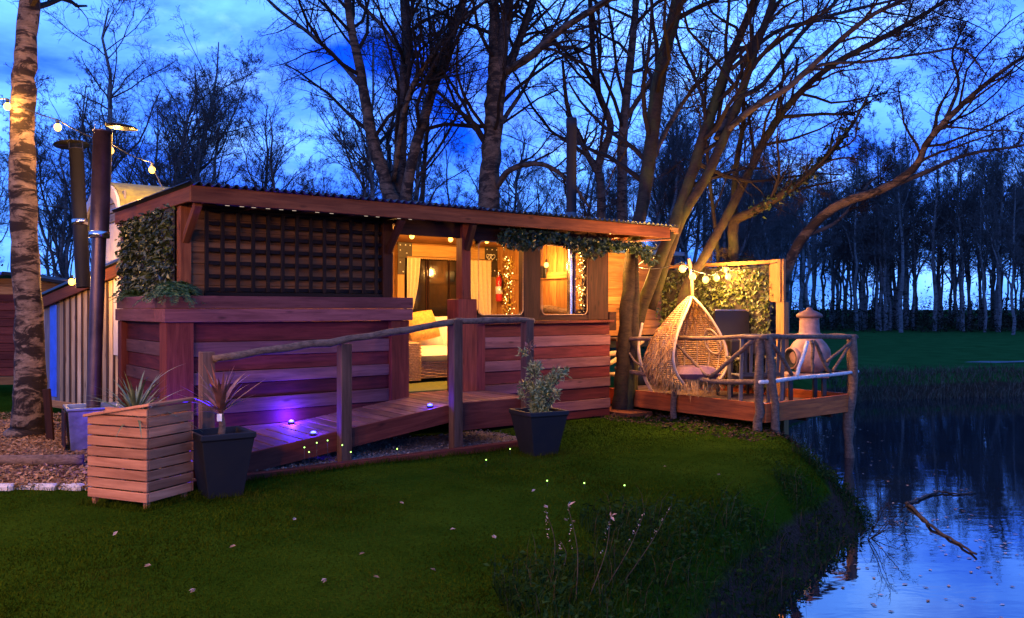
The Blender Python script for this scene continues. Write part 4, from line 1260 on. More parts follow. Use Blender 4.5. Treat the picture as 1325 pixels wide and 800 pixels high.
# ------------------------------------------------------------------ left side: birch, sheds, flues, drum
def flue_pipe(label, base, lean, z1, rbig, rlow, zj, cowl, mat):
    g = thing('flue_pipe', label, 'flue', base, 0, 'outdoor flue pipes')
    top = Vector((lean[0], lean[1], z1 - base.z))
    q = top.normalized().to_track_quat('Z', 'Y').to_matrix().to_4x4()
    L = top.length; J = L * (zj - base.z) / (z1 - base.z)
    a = lathe('lower_pipe', [(rlow, 0), (rlow, J)], 18, mat, g); a.matrix_basis = q
    b_ = lathe('upper_pipe', [(rbig, J - .02), (rbig, L - .02), (rbig + .004, L - .02), (rbig + .004, L), (rbig - .012, L), (rbig - .012, L - .2)], 18, mat, g); b_.matrix_basis = q
    c = lathe('joint_band', [(rbig + .001, J - .05), (rbig + .008, J - .05), (rbig + .008, J + .02), (rbig + .001, J + .02)], 18, M['steel'], g); c.matrix_basis = q
    for k in range(3):
        an = k * 2.1
        d_ = beam('cowl_stay', (rbig * math.cos(an), rbig * math.sin(an), L - .05), (rbig * math.cos(an), rbig * math.sin(an), L + .085), .015, .004, M['black_metal'], g); d_.matrix_basis = q @ d_.matrix_basis
    e = lathe('cowl', [(0, L + .105), (cowl * .6, L + .095), (cowl, L + .075), (cowl, L + .07), (0, L + .075)], 22, M['black_metal'], g); e.matrix_basis = q @ Matrix.Rotation(.06, 4, 'X')
    return g
b1 = W(121, 528, 9.3)
flue_pipe('nearer tall flue pipe with wide upper section and flat cowl', b1, (.08, .05), 3.46, .098, .072, 2.33, .17, M['flue'])
b2 = W(108, 372, 10.6)
flue_pipe('farther leaning flue pipe half hidden behind the nearer one', b2, (-.14, .1), 3.52, .085, .085, 2.6, .21, M['flue_dark'])
# lap boarded shed
sA, sB = W(52, 400, 12.4), W(166, 400, 10.9); sA.z = sB.z = 0
dirv = (sB - sA); sL = dirv.length; srz = math.atan2(dirv.y, dirv.x)
shed = thing('board_shed', 'low shed of upright yellow boards and dark battens beside the cabin', 'shed', sA, srz)
def stop(x): return 1.52 + .48 * x / sL
swl = box('wall', (0, .03, .1), (sL, .08, 1.50), M['batten'], shed)
ssu = Under(shed, swl)
x = 0.0; k = 0
while x < sL - .02:
    pw = .115; xx = min(sL, x + pw)
    if x < .50:
        ssu.box('board', (x + .003, .004, .10), (xx + .03, .028, stop(x)), M['greyboard']); x = xx + .034
    else:
        ssu.box('board', (x + .002, .006, .10), (xx, .028, stop(x)), M['fence_board'])
        ssu.box('batten', (xx + .004, -.004, .10), (xx + .050, .029, stop(xx)), M['batten']); x = xx + .056
    k += 1
o = ssu.box('sheet', (.33, -.012, .25), (.53, .002, 1.56), M['blue_tarp_glow'])  # painted blue panel standing in for an upright blue LED light
beam('fascia', (-.10, -.06, stop(-.1) + .03), (sL + .12, -.06, stop(sL + .12) + .03), .035, .15, M['fascia'], shed)
beam('roof', (-.12, .62, stop(-.12) + .14), (sL + .14, .62, stop(sL + .14) + .14), 1.45, .035, M['metal_roof'], shed)
box('sill_board', (0, -.02, .10), (sL, .003, .20), M['orange'], shed)
# cream wagon with mossy barrel roof behind the porch
wg = thing('cream_wagon', 'cream boarded wagon hut with mossy curved roof behind the cabin', 'hut', C0, RZ)
wu, wv0, wv1 = .34, 2.90, 4.75
we = box('end_wall', (wu, wv0, .9), (wu + .05, wv1, 2.62), M['cream'], wg)
wsu = Under(wg, we)
v = wv0
while v < wv1 - .01:
    wsu.box('board', (wu - .018, v + .003, .9), (wu - .001, min(wv1, v + .115), 2.62), M['cream']); v += .118
box('side_wall', (wu + .052, wv0 - .02, .9), (5.9, wv0 + .03, 2.60), M['cream'], wg)
vs = np.linspace(wv0 - .10, wv1 + .10, 15); mid_ = (wv0 + wv1) / 2; hw = (wv1 - wv0) / 2 + .10
zs = 2.66 + .52 * np.sqrt(np.clip(1 - ((vs - mid_) / hw) ** 2, 0, 1)) 
def sweep_arch(name, u0, u1, zoff, th, mat, parent):
    n = len(vs)
    V = np.concatenate([np.stack([np.full(n, u_), vs, zs + zo], -1) for (u_, zo) in ((u0, zoff), (u1, zoff), (u1, zoff - th), (u0, zoff - th))])
    i = np.arange(n - 1); F = []
    for a, b_ in ((0, 1), (1, 2), (2, 3), (3, 0)):
        F.append(np.stack([i + a * n, i + a * n + 1, i + b_ * n + 1, i + b_ * n], -1))
    return link(name, fmesh(name, V, [np.concatenate(F)], mat, False), parent)
sweep_arch('roof', wu - .08, 6.0, .0, .05, M['mossroof'], wg)
sweep_arch('barge_board', wu - .115, wu - .082, -.02, .14, M['cream'], wg)
n = len(vs); V = np.concatenate([np.stack([np.full(n, wu), vs, zs - .06], -1), np.stack([np.full(n, wu), vs, np.full(n, 2.60)], -1)])
i = np.arange(n - 1); link('gable', fmesh('gable', V, [np.stack([i, i + 1, i + n + 1, i + n], -1)], M['cream']), wg)
for k in range(3):
    box('gable_board', (wu - .03, wv0 + .02, 2.64 + k * .12), (wu - .004, wv1 - .02, 2.745 + k * .12), M['greyboard'], wg)
for u_ in (.9, 5.0):
    lathe('wheel', [(.0, -.04), (.34, -.04), (.37, -.02), (.37, .02), (.34, .04), (0, .04)], 18, M['black_metal'], wg, (u_, wv0 + .3, .37)).rotation_euler = (math.pi / 2, 0, 0)
box('chassis', (.5, wv0 + .1, .70), (5.7, wv1 - .1, .89), M['black_metal'], wg)
# far-left cabin with blue roof
fl = W(-30, 400, 15.0); fl.z = 0
fc = thing('blue_roofed_cabin', 'brown log cabin with a blue roof sheet behind the birch', 'cabin', fl, .10)
fwl = box('wall', (-.8, 0, .3), (1.35, .1, 1.75), M['pier'], fc); sfu = Under(fc, fwl)
for k in range(10): sfu.box('log', (-.8, -.035, .32 + k * .145), (1.36, -.002, .455 + k * .145), M['pier'])
beam('gable_board', (.10, .0, 1.86), (2.02, .0, 1.60), .05, .17, M['orange'], fc)
gb = box('gable', (.2, .02, 1.60), (1.9, .07, 2.02), M['orange'], fc); sgu = Under(fc, gb)
for k in range(5): sgu.box('board', (.30 + .0 * k, -.01, 1.62 + k * .085), (1.95 - .18 * k, .018, 1.70 + k * .085), M['orange'])
beam('roof', (-.9, .5, 1.90), (.55, .5, 2.12), 1.6, .05, M['blue_tarp_glow'], fc)
beam('roof', (.56, .5, 2.13), (2.1, .5, 1.88), 1.6, .05, M['soot'], fc)
box('sill_log', (-.9, -.25, .18), (1.5, -.1, .32), M['orange'], fc)
# grey metal tub behind the planter
tb = W(88, 585, 8.75); tb.z = 0
tub = thing('metal_tub', 'grey tapered metal tub with a dark side standing behind the slatted planter', 'tub', tb, .55)
def tring(x0, x1, y0, y1, z_): return [(x0, y0, z_), (x1, y0, z_), (x1, y1, z_), (x0, y1, z_)]
V = np.array([tring(.03, .50, .03, .45, 0), tring(0, .54, 0, .50, .44), tring(-.015, .555, -.015, .515, .445), tring(-.015, .555, -.015, .515, .47), tring(.02, .52, .02, .48, .47), tring(.03, .51, .03, .47, .36)]).reshape(-1, 3)
Fq = [[k * 4 + j, k * 4 + (j + 1) % 4, k * 4 + 4 + (j + 1) % 4, k * 4 + 4 + j] for k in range(5) for j in range(4)] + [[20, 21, 22, 23]]
o = link('shell', fmesh('shell', V, [np.array(Fq)], M['galv']), tub)
md_ = o.modifiers.new('edge', 'BEVEL'); md_.width = .006; md_.segments = 2
box('dark_side', (-.03, .02, .02), (-.016, .46, .43), M['frame'], tub)
o = box('dark_board', (-.04, -.02, -.06), (.04, .02, .60), M['frame'], None); o.matrix_world = Matrix.Translation((W(66, 500, 9.6).x, 9.6, 0)) @ Matrix.Rotation(-.08, 4, 'Y') @ o.matrix_basis
tag(o, 'short dark plank standing against the birch foot', 'plank')
# log and stones edging the wood-chip bed
P, R = smooth_path([W(-25, 602, 8.0), W(20, 604, 8.0), W(70, 606, 8.0), W(108, 606, 8.05)], [.05, .052, .055, .05], 4)
P[:, 2] = .075
tag(tube_obj('edging_log', P, R, 10, M['pole_bark'], None), 'thick bark log lying on the wood chips before the birch', 'log')
for k, (a, b_) in enumerate(((-40, 20), (24, 74), (78, 108), (112, 150))):
    o = beam('edging_stone', W(a, 633, 7.1), W(b_, 633, 7.05), .09, .07, M['stone'], None, ch=.02)
    o.location.z = .012; o.rotation_euler.z += random.uniform(-.03, .03)
    tag(o, ('pale edging stone cut by the left picture edge', 'pale edging stone second from the left picture edge', 'short pale edging stone nearest the planter box', 'pale edging stone tucked behind the planter box')[k], 'stone', 'edging stones of the wood chip bed')

# ------------------------------------------------------------------ beds, gravel, lawn
def bed(name, corners, n, m, mat, lift=.014):
    a, b_, c, d = [np.array(p, float) for p in corners]
    s, t = np.meshgrid(np.linspace(0, 1, n), np.linspace(0, 1, m))
    s, t = s[..., None], t[..., None]
    P = a * (1 - s) * (1 - t) + b_ * s * (1 - t) + c * s * t + d * (1 - s) * t
    z = gz(P[..., 0], P[..., 1]) + lift
    i = (np.arange(m - 1)[:, None] * n + np.arange(n - 1)[None]).ravel()
    o = link(name, fmesh(name, np.concatenate([P, z[..., None]], -1), [np.stack([i, i + 1, i + 1 + n, i + n], -1)], mat, True))
    return tag(o, kind='structure')
chipbase = plain('chip bed', (.20, .11, .055), .95, col2=(.07, .035, .02), scale=30, bump=1.0)
gravbase = plain('gravel bed', (.16, .12, .10), .95, col2=(.06, .045, .04), scale=40, bump=1.0)
bed('wood_chip_bed', ((-9.5, 7.02), (-2.80, 7.12), (-4.4, 10.5), (-9.5, 12.5)), 60, 46, chipbase)
cxy = [tuple(cw(*p).xy) for p in ((-.2, -1.09), (3.7, -1.09), (3.7, .05), (-.2, .05))]
bed('gravel_bed', cxy, 40, 16, gravbase)
def scatter_flat(name, n, pts, size, mat, lift, asp=.5):
    P = np.column_stack([pts, gz(pts[:, 0], pts[:, 1]) + lift + RNG.uniform(0, .02, len(pts))])
    D = RNG.normal(0, 1, (len(P), 3)) * [1, 1, .25]; N_ = RNG.normal(0, .35, (len(P), 3)) + [0, 0, 1]
    L = RNG.uniform(*size, len(P))
    V, F = leaf_vf(P, D, N_, L, L * RNG.uniform(asp * .7, asp * 1.3, len(P)), .15)
    o = link(name, fmesh(name, V, [F], mat)); return tag(o, kind='stuff')
k = 26000; t = RNG.random(k); yy = 7.05 + 5.0 * t ** 1.6
xr = -2.80 - (yy - 7.12) * .473; xx = np.maximum(-9.4, xr - RNG.random(k) * (xr + .72 * yy))
scatter_flat('wood_chips', k, np.column_stack([xx, yy]), (.025, .065), M['chips'], .018, .45)
uv = np.column_stack([RNG.uniform(-.2, 3.7, 5000), RNG.uniform(-1.09, -.02, 5000)])
pts = np.array([cw(a, b_).xy for a, b_ in uv])
scatter_flat('gravel', 5000, pts, (.012, .035), M['gravel'], .018, .8)
def cab_uv(x, y):
    dx, dy = x - C0.x, y - C0.y; c, s = math.cos(RZ), math.sin(RZ)
    return dx * c + dy * s, -dx * s + dy * c
def lawn_ok(x, y):
    u, v = cab_uv(x, y)
    bedm = (y > 7.0) & (x < -2.78 - (y - 7.12) * .473)
    ramp_ = (u > -.25) & (u < 3.72) & (v > -1.20) & (v < 3)
    cab_ = (u > -.05) & (u < 5.95) & (v > -.03) & (v < 5)
    dk = (u > 6.1) & (v > -1.2)
    return ~(bedm | ramp_ | cab_ | dk) & (sdist(x, y) > .40 + .12 * np.sin(x * 3 + y * 2))
k = 280000
dd = 3.5 + 9.5 * RNG.random(k) ** 1.25
xx = dd * RNG.uniform(-.68, .62, k)
ok = lawn_ok(xx, dd); xx, dd = xx[ok], dd[ok]; k = len(xx)
hh = RNG.uniform(.008, .022, k) * (1 + .35 * np.sin(xx * 2.1 + np.sin(dd * 1.7)))
an = RNG.uniform(0, 2 * np.pi, k); wd = RNG.uniform(.0025, .0045, k) * (.6 + dd * .10)
base = np.column_stack([xx, dd, gz(xx, dd) - .004]); sd = np.column_stack([np.cos(an), np.sin(an), 0 * an])
tip = base + np.column_stack([RNG.normal(0, .45, k) * hh, RNG.normal(0, .45, k) * hh, hh])
V = np.stack([base - sd * wd[:, None], base + sd * wd[:, None], tip], 1).reshape(-1, 3)
tag(link('lawn_grass', fmesh('lawn_grass', V, [np.arange(3 * k).reshape(-1, 3)], M['grass'])), kind='stuff')

def edge_pts(a, b_, n, w):
    t = RNG.random(n)[:, None]; a, b_ = np.array(a), np.array(b_)
    return a + (b_ - a) * t + RNG.normal(0, w, (n, 2))
tp = [edge_pts(cw(-.2, -1.24).xy, cw(3.8, -1.24).xy, 1500, .03), edge_pts((-9.4, 6.97), (-2.85, 7.04), 1500, .04)]
pbm = Matrix.Translation(PB) @ Matrix.Rotation(math.atan2(.43, .177), 4, 'Z')
for (a_, b2) in (((-.03, -.03), (-.03, .63)), ((-.03, -.03), (.5, -.03))):
    tp.append(edge_pts((pbm @ Vector((*a_, 0))).xy, (pbm @ Vector((*b2, 0))).xy, 260, .02))
for pc, rr_ in ((p1, .20), (p2, .21)):
    t = RNG.uniform(0, 6.28, 400); q = np.maximum(np.abs(np.cos(t)), np.abs(np.sin(t)))
    tp.append(np.array([pc.x, pc.y]) + np.stack([np.cos(t + .6), np.sin(t + .6)], -1) * (rr_ / q)[:, None] * RNG.uniform(.85, 1.2, (400, 1)))
tp = np.concatenate(tp)
# rough growth on the bank
def blades(name, xx, yy, hlo, hhi, w, lean, mat, n3=3):
    k = len(xx); h = RNG.uniform(hlo, hhi, k); an = RNG.uniform(0, 2 * np.pi, k)
    b0 = np.column_stack([xx, yy, gz(xx, yy) - .01])
    ld = np.column_stack([np.cos(an), np.sin(an), 0 * an]) * (h * RNG.uniform(0, lean, k))[:, None]
    sd = np.column_stack([-np.sin(an + 1), np.cos(an + 1), 0 * an]) * w
    m1 = b0 + ld * .3 + np.column_stack([0 * h, 0 * h, h * .6]); t1 = b0 + ld + np.column_stack([0 * h, 0 * h, h * .95])
    V = np.stack([b0 - sd, b0 + sd, m1 + sd * .7, m1 - sd * .7, t1], 1).reshape(-1, 3)
    i = np.arange(k)[:, None] * 5
    F = np.concatenate([i + [0, 1, 2], i + [0, 2, 3], i + [3, 2, 4]])
    return tag(link(name, fmesh(name, V, [F], mat)), kind='stuff')
k = 80000
yy = RNG.uniform(3.3, 10.5, k); xx = RNG.uniform(-.6, 4.2, k); s = sdist(xx, yy)
lim = np.where(yy < 6.4, 1.2, .50) + .25 * np.sin(xx * 4 + yy * 3)
clump = .5 + .5 * np.sin(xx * 5.3 + 2 * np.sin(yy * 3.1)) * np.sin(yy * 4.7)
uu_, vv_ = cab_uv(xx, yy)
ok = (s > .02) & (s < lim) & (RNG.random(k) < .3 + .7 * clump) & ~((uu_ > 6.3) & (vv_ > -2.3))
bx, by = xx[ok], yy[ok]
q = RNG.random(len(bx)) < .62
blades('bank_grass', bx[q], by[q], .03, .15, .003, 1.3, M['weed'])
lx, ly = bx[~q], by[~q]; k = len(lx)
P = np.column_stack([lx, ly, gz(lx, ly) + RNG.uniform(.0, .13, k)])
V, F = leaf_vf(P, RNG.normal(0, 1, (k, 3)) * [1, 1, .5], RNG.normal(0, .7, (k, 3)) + [0, 0, 1], RNG.uniform(.02, .06, k), RNG.uniform(.012, .03, k))
tag(link('bank_weeds', fmesh('bank_weeds', V, [F], M['weed'])), kind='stuff')
q2 = RNG.random(len(bx)) < .05
blades('dry_bank_grass', bx[q2], by[q2],   .10, .30, .0018, .9, M['dead'])
blades('edge_grass', tp[:, 0], tp[:, 1], .025, .085, .0028, 1.0, M['grass'])
# fallen leaves and litter under the deck bank
k = 2500
uu = RNG.uniform(5.6, 7.4, k); vv = RNG.uniform(-2.6, .6, k)
pts = np.array([cw(a, b_).xy for a, b_ in zip(uu, vv)]); pts = pts[sdist(pts[:, 0], pts[:, 1]) > .02]
scatter_flat('leaf_litter', len(pts), pts, (.03, .06), leafmat('dark litter', (.02, .012, .008), (.09, .05, .03), .9), .008, .6)
def G(px, py, z=0.0):
    d = (1.5 - z) * F_PX / (py - 400); p = W(px, py, d); return p
# dry stalks
stk = [(735, 655, 745, 795, 'tall dry stalk with a curled seed head'), (790, 668, 762, 800, 'dark reddish stalk topped by a pink brown leaf'), (834, 662, 780, 795, 'long dry stalk leaning right over the bank weeds'),
       (868, 655, 800, 800, 'thin dry stalk leaning farthest right'), (706, 660, 716, 800, 'slim dry stalk with a white speck at its tip'), (725, 700, 727, 800, 'short dry stalk low in the bank weeds'), (850, 740, 815, 800, 'pale dry stalk beaded with dew')]
for k, (x1, y1, x0, y0, lab) in enumerate(stk):
    d = 4.35 + .1 * k
    a = W(x0, y0, d); a.z = gzs(a.x, a.y) - .02; b_ = W(x1, y1, d + .35)
    g = thing('dry_stalk', lab, 'stalk', a, 0, 'dry stalks on the bank')
    e = b_ - a
    P, R = smooth_path([(0, 0, 0), tuple(e * .5 + Vector((.03, 0, .02))), tuple(e)], [.0035, .0026, .0015], 8)
    tube_obj('stem', P, R, 5, M['dead'], g)
    n = 14; t = RNG.uniform(.55, 1, n); Pq = np.array(tuple(e)) * t[:, None]
    V, F = leaf_vf(Pq, RNG.normal(0, 1, (n, 3)), RNG.normal(0, 1, (n, 3)), RNG.uniform(.008, .02, n), RNG.uniform(.005, .01, n))
    o = link('seeds', fmesh('seeds', V, [F], M['litter']), g); o['kind'] = 'stuff'
    if k in (0, 1):
        V, F = leaf_vf(np.array([tuple(e)] * 3), RNG.normal(0, 1, (3, 3)) + [1, 0, .3], RNG.normal(0, .5, (3, 3)) + [0, 0, 1], [.04, .05, .03], [.018, .02, .012])
        link('seed_head', fmesh('seed_head', V, [F], M['litter']), g)
lv = [(470, 723), (487, 757), (193, 741), (707, 662), (737, 664), (742, 681), (731, 678), (303, 716), (585, 690), (150, 700), (380, 680), (420, 760), (560, 745), (640, 700), (520, 655), (250, 770), (860, 610), (930, 620), (690, 640)]
r = np.random.default_rng(3)
V, F = leaf_vf(np.array([(-.02, 0, .012), (-.015, .002, .014), (0.005, 0, .016)]), np.array([(1, 0, .3), (1, .3, .1), (.4, 1, .5)]), np.array([(0, -.3, 1), (.2, .4, 1), (-.3, 0, 1.)]), [.045, .04, .02], [.026, .02, .012])
lm = fmesh('fallen_leaf', V, [F], M['litter'])
for a, b_ in lv:
    o = link('fallen_leaf', lm); p = G(a, b_); o.location = (p.x, p.y, gzs(p.x, p.y) + .022); o.rotation_euler = (random.uniform(-.4, .4), random.uniform(-.4, .4), random.uniform(0, 6)); o.scale = (.9,) * 3
    tag(o, 'small curled pale leaf lying on the mown lawn', 'leaf', 'fallen leaves on the lawn')
fm = ico('glow', .007, M['firefly'], 1)
for a, b_, d in ((394, 579, 7.7), (400, 585, 7.7), (410, 573, 7.85), (424, 570, 7.95), (443, 576, 8.0), (454, 585, 8.0), (514, 581, 8.3), (629, 595, 8.1), (708, 622, 7.2), (756, 625, 7.1), (808, 628, 7.0), (660, 581, 9.2)):
    p = W(a, b_, d); g0 = gzs(p.x, p.y)
    if p.z < g0 + .03: p = G(a, b_, .05); g0 = gzs(p.x, p.y)
    g = thing('solar_firefly', 'tiny green glowing solar light on a thin stalk in the lawn', 'garden light', (p.x, p.y, g0), 0, 'tiny green solar lights')
    o = link('glow', fm, g); o.location = (0, 0, p.z - g0)
    tube_obj('stalk', [(0, 0, -.03), (0, 0, p.z - g0)], .0016, 4, M['wire'], g)
# leaves afloat by the deck and along the water's edge
k = 260
fx = np.concatenate([RNG.uniform(4.3, 7.5, 120), RNG.uniform(2.2, 4.6, 140)]); fy = np.concatenate([RNG.uniform(9.5, 15, 120), RNG.uniform(5.5, 9, 140)])
s_ = sdist(fx, fy); ok = (s_ < -.05) & (s_ > -1.3); fx, fy = fx[ok], fy[ok]; k = len(fx)
V, F = leaf_vf(np.column_stack([fx, fy, np.full(k, WATER_Z + .004)]), RNG.normal(0, 1, (k, 3)) * [1, 1, 0], np.tile([0, 0, 1.], (k, 1)), RNG.uniform(.03, .06, k), RNG.uniform(.018, .035, k), .08)
tag(link('floating_leaves', fmesh('floating_leaves', V, [F], M['litter'])), kind='stuff')
# branch in the pond
br = thing('floating_branch', 'bare forked branch sticking out of the pond water', 'branch', G(1175, 650, WATER_Z + .02))
o0 = np.array(tuple(br.location))
for nm, pl, rr in (('limb', [(1172, 652), (1190, 645), (1214, 637), (1238, 639), (1262, 637)], .016), ('limb', [(1174, 651), (1192, 668), (1206, 682), (1236, 700), (1262, 718)], .019)):
    P = [np.array(tuple(G(a, b_, WATER_Z + .012))) - o0 for k, (a, b_) in enumerate(pl)]
    P, R = smooth_path(P, np.linspace(rr, rr * .5, len(P)), 5)
    P = P + RNG.normal(0, .006, P.shape)
    tube_obj(nm, P, R, 7, M['dark_bark'], br)
# far bank reeds, scrub at the wood's foot, far fence
k = 9000
xx = RNG.uniform(7.2, 26, k); s0 = sdist(xx, 20 + 0 * xx)
yy = np.interp(xx, POND[9:13, 0], POND[9:13, 1]) + RNG.uniform(-.1, 1.6, k)
blades('far_bank_reeds', xx, yy, .05, .30, .010, 1.2, leafmat('reed', (.03, .035, .02), (.10, .085, .06), .8))
k = 52000
dd = RNG.uniform(57, 100, k); xx = dd * RNG.uniform(.08, 1.05, k)
cl = .5 + .5 * np.sin(xx * .9 + np.sin(dd)) * np.sin(xx * .37 + 1)
P = np.column_stack([xx, dd, gz(xx, dd) + RNG.random(k) ** 1.7 * (.5 + 1.0 * RNG.random(k) + 4.2 * cl ** 2)])
V, F = leaf_vf(P, RNG.normal(0, 1, (k, 3)), RNG.normal(0, 1, (k, 3)), RNG.uniform(.15, .6, k), RNG.uniform(.02, .13, k))
tag(link('wood_scrub', fmesh('wood_scrub', V, [F], leafmat('scrub', (.010, .012, .008), (.04, .04, .025), .9))), kind='stuff')
k = 24000
dd = RNG.uniform(24, 40, k); xx = dd * RNG.uniform(-.75, .30, k)
cl = .5 + .5 * np.sin(xx * 1.1 + np.sin(dd)) * np.sin(xx * .53 + 1)
P = np.column_stack([xx, dd, RNG.random(k) ** 1.3 * (1.0 + 2.4 * cl)])
V, F = leaf_vf(P, RNG.normal(0, 1, (k, 3)), RNG.normal(0, 1, (k, 3)), RNG.uniform(.15, .45, k), RNG.uniform(.02, .10, k))
tag(link('thicket_scrub', fmesh('thicket_scrub', V, [F], leafmat('scrub brown', (.012, .010, .008), (.05, .04, .03), .9))), kind='stuff')
ff = thing('far_fence', 'long pale post and rail fence far beyond the wood', 'fence', (10, 95, 0))
for k in range(14):
    box('post', (k * 6, -.06, 0), (k * 6 + .12, .06, 1.3), M['greyboard'], ff)
for z_ in (.5, 1.1): box('rail', (0, -.09, z_), (78.2, -.062, z_ + .14), M['greyboard'], ff)
bed('field_path', ((13.4, 25.2), (24, 25.0), (24, 26.2), (14.2, 25.8)), 12, 6, plain('grey path', (.045, .05, .055), .9), .012)

# ------------------------------------------------------------------ trees
def extend(r, S, D, L, R0, k, curl, up, tip):
    n = len(S); P = np.zeros((n, k, 3)); P[:, 0] = S; d = norm(D)
    st = (L / (k - 1))[:, None]
    for i in range(1, k):
        d = norm(d + r.normal(0, curl, (n, 3)) + np.array([0, 0, up]))
        P[:, i] = P[:, i - 1] + d * st
    R = R0[:, None] * np.linspace(1, tip, k)[None]
    return P, R
def spawn(r, P, R, m, t0, t1, a0, a1, l0, l1, rf, base=.35):
    n, k, _ = P.shape
    L = np.linalg.norm(np.diff(P, axis=1), axis=-1).sum(1)
    t = r.uniform(t0, t1, (n, m)); x = t * (k - 1); i = np.minimum(x.astype(int), k - 2); f = (x - i)[..., None]
    ar = np.arange(n)[:, None]
    S = P[ar, i] * (1 - f) + P[ar, i + 1] * f; T = norm(P[ar, i + 1] - P[ar, i])
    rad = R[ar, i] * (1 - f[..., 0]) + R[ar, i + 1] * f[..., 0]
    q = norm(np.cross(T, r.normal(0, 1, T.shape)))
    a = r.uniform(a0, a1, (n, m))[..., None]
    D = T * np.cos(a) + q * np.sin(a)
    ln = L[:, None] * r.uniform(l0, l1, (n, m)) * (1.15 - .6 * t)
    return S.reshape(-1, 3), D.reshape(-1, 3), ln.ravel(), np.minimum(rad * rf, .045).ravel()
def twigs(r, limbs, counts, lens, up=.05, curl=.19, rmin=.0035, t0=.35, ang=(.45, 1.1)):
    """limbs: (P, R) arrays; grows successive orders of branches and returns tube (V, F)"""
    out = []
    cur = limbs
    for lv, (m, (l0, l1)) in enumerate(zip(counts, lens)):
        S, D, L, R0 = spawn(r, cur[0], cur[1], m, t0 if lv == 0 else .18, .98, ang[0], ang[1], l0, l1, .45)
        k = (7, 6, 4, 3)[min(lv, 3)]
        R0 = np.maximum(R0, rmin)
        cur = extend(r, S, D, L, R0, k, curl + .03 * lv, up if lv < 2 else up - .05, .35)
        cur = (cur[0], np.maximum(cur[1], rmin * .6))
        out.append(tubes(cur[0], cur[1], 5 if lv == 0 else 3))
    return join(out)
def hero(name, label, limbs, mat, seed, counts=(14, 8, 5, 4), lens=((.30, .55), (.3, .55), (.35, .6), (.4, .7)), twig='twig', up=.02, rmin=.0033, ang=(.45, 1.1), group=None, t0=.35, cat='tree', skip=()):
    r = np.random.default_rng(seed)
    base = W(*limbs[0][0][:3]); base.z = 0
    g = thing(name, label, cat, base, 0, group)
    b0 = np.array(tuple(base)); packs = []
    for j, pl in enumerate(limbs):
        P = np.array([tuple(W(*p[:3])) for p in pl]) - b0
        if j == 0: P[0, 2] = -.15
        P, R = smooth_path(P, [p[3] for p in pl], 7)
        w = R[:, None] * r.normal(0, .05, P.shape); P = P + w
        R = R * (1 + r.normal(0, .035, len(R)))
        m_ = mat[j % len(mat)] if isinstance(mat, (list, tuple)) else mat
        tube_obj('trunk' if j == 0 else 'limb', P, R, 12 if R[0] > .08 else 8, M[m_], g, True)
        if j in skip: continue
        # resample to a common count for branching
        t = np.linspace(0, 1, 24); tt = np.linspace(0, 1, len(P))
        packs.append((np.stack([np.interp(t, tt, P[:, c]) for c in range(3)], -1), np.interp(t, tt, R)))
    LP = np.stack([p[0] for p in packs]); LR = np.stack([p[1] for p in packs])
    V, F = twigs(r, (LP, LR), counts, lens, up, rmin=rmin, ang=ang, t0=t0)
    link('crown', fmesh('crown', V, [F], M[twig]), g)
    return g
hero('silver_birch', 'white barked birch with dark patches standing in the wood chips',
     [[(32, 570, 10, 0.258), (37, 545, 10, 0.185), (39, 450, 10, 0.159), (33, 330, 10, 0.146), (29, 210, 10, 0.142), (32, 100, 10, 0.125), (38, 0, 10, 0.112), (44, -150, 10, 0.077), (46, -330, 10, 0.026)]],
     'birch', 21, (14, 6, 4, 3), t0=.72)
D1 = 18.0
hero('forked_birch', 'many stemmed half silver birch rising behind the middle of the cabin roof',
     [[(516, 492, D1, 0.245), (514, 300, D1, 0.202), (500, 240, D1, 0.144), (480, 170, D1, 0.122), (466, 90, D1, 0.101), (452, 20, D1, 0.086), (440, -90, D1, 0.043)],
      [(514, 330, D1, 0.158), (517, 230, D1 + .3, 0.144), (520, 150, D1 + .3, 0.130), (526, 60, D1 + .2, 0.115), (524, -20, D1, 0.101), (530, -130, D1, 0.036)],
      [(518, 300, D1, 0.144), (534, 205, D1 - .3, 0.108), (553, 140, D1 - .3, 0.101), (576, 68, D1 - .4, 0.094), (604, -12, D1 - .5, 0.072), (630, -100, D1 - .5, 0.029)],
      [(510, 235, D1, 0.058), (524, 140, D1 - .6, 0.054), (545, 92, D1 - .8, 0.050), (585, 40, D1 - 1, 0.043), (630, 0, D1 - 1, 0.025), (660, -30, D1 - 1, 0.014)],
      [(464, 108, D1, 0.054), (438, 78, D1 + .5, 0.050), (402, 45, D1 + .9, 0.043), (355, 8, D1 + 1.2, 0.036), (315, -35, D1 + 1.4, 0.018)],
      [(520, 70, D1, 0.043), (495, 35, D1 + .2, 0.040), (462, 0, D1 + .3, 0.032), (430, -40, D1 + .3, 0.014)],
      [(543, 330, D1 + 1, 0.065), (548, 230, D1 + 1, 0.050), (554, 150, D1 + 1, 0.043), (558, 60, D1 + 1, 0.036), (548, -30, D1 + 1, 0.022)],
      [(540, 230, D1 + .6, 0.036), (575, 180, D1 + .8, 0.029), (600, 130, D1 + .9, 0.022), (612, 92, D1 + 1, 0.011)]],
     ['half_birch', 'dark_bark', 'half_birch', 'half_birch', 'dark_bark', 'dark_bark', 'dark_bark', 'dark_bark'], 22, (14, 8, 5, 4), t0=.25)
D2 = 17.4
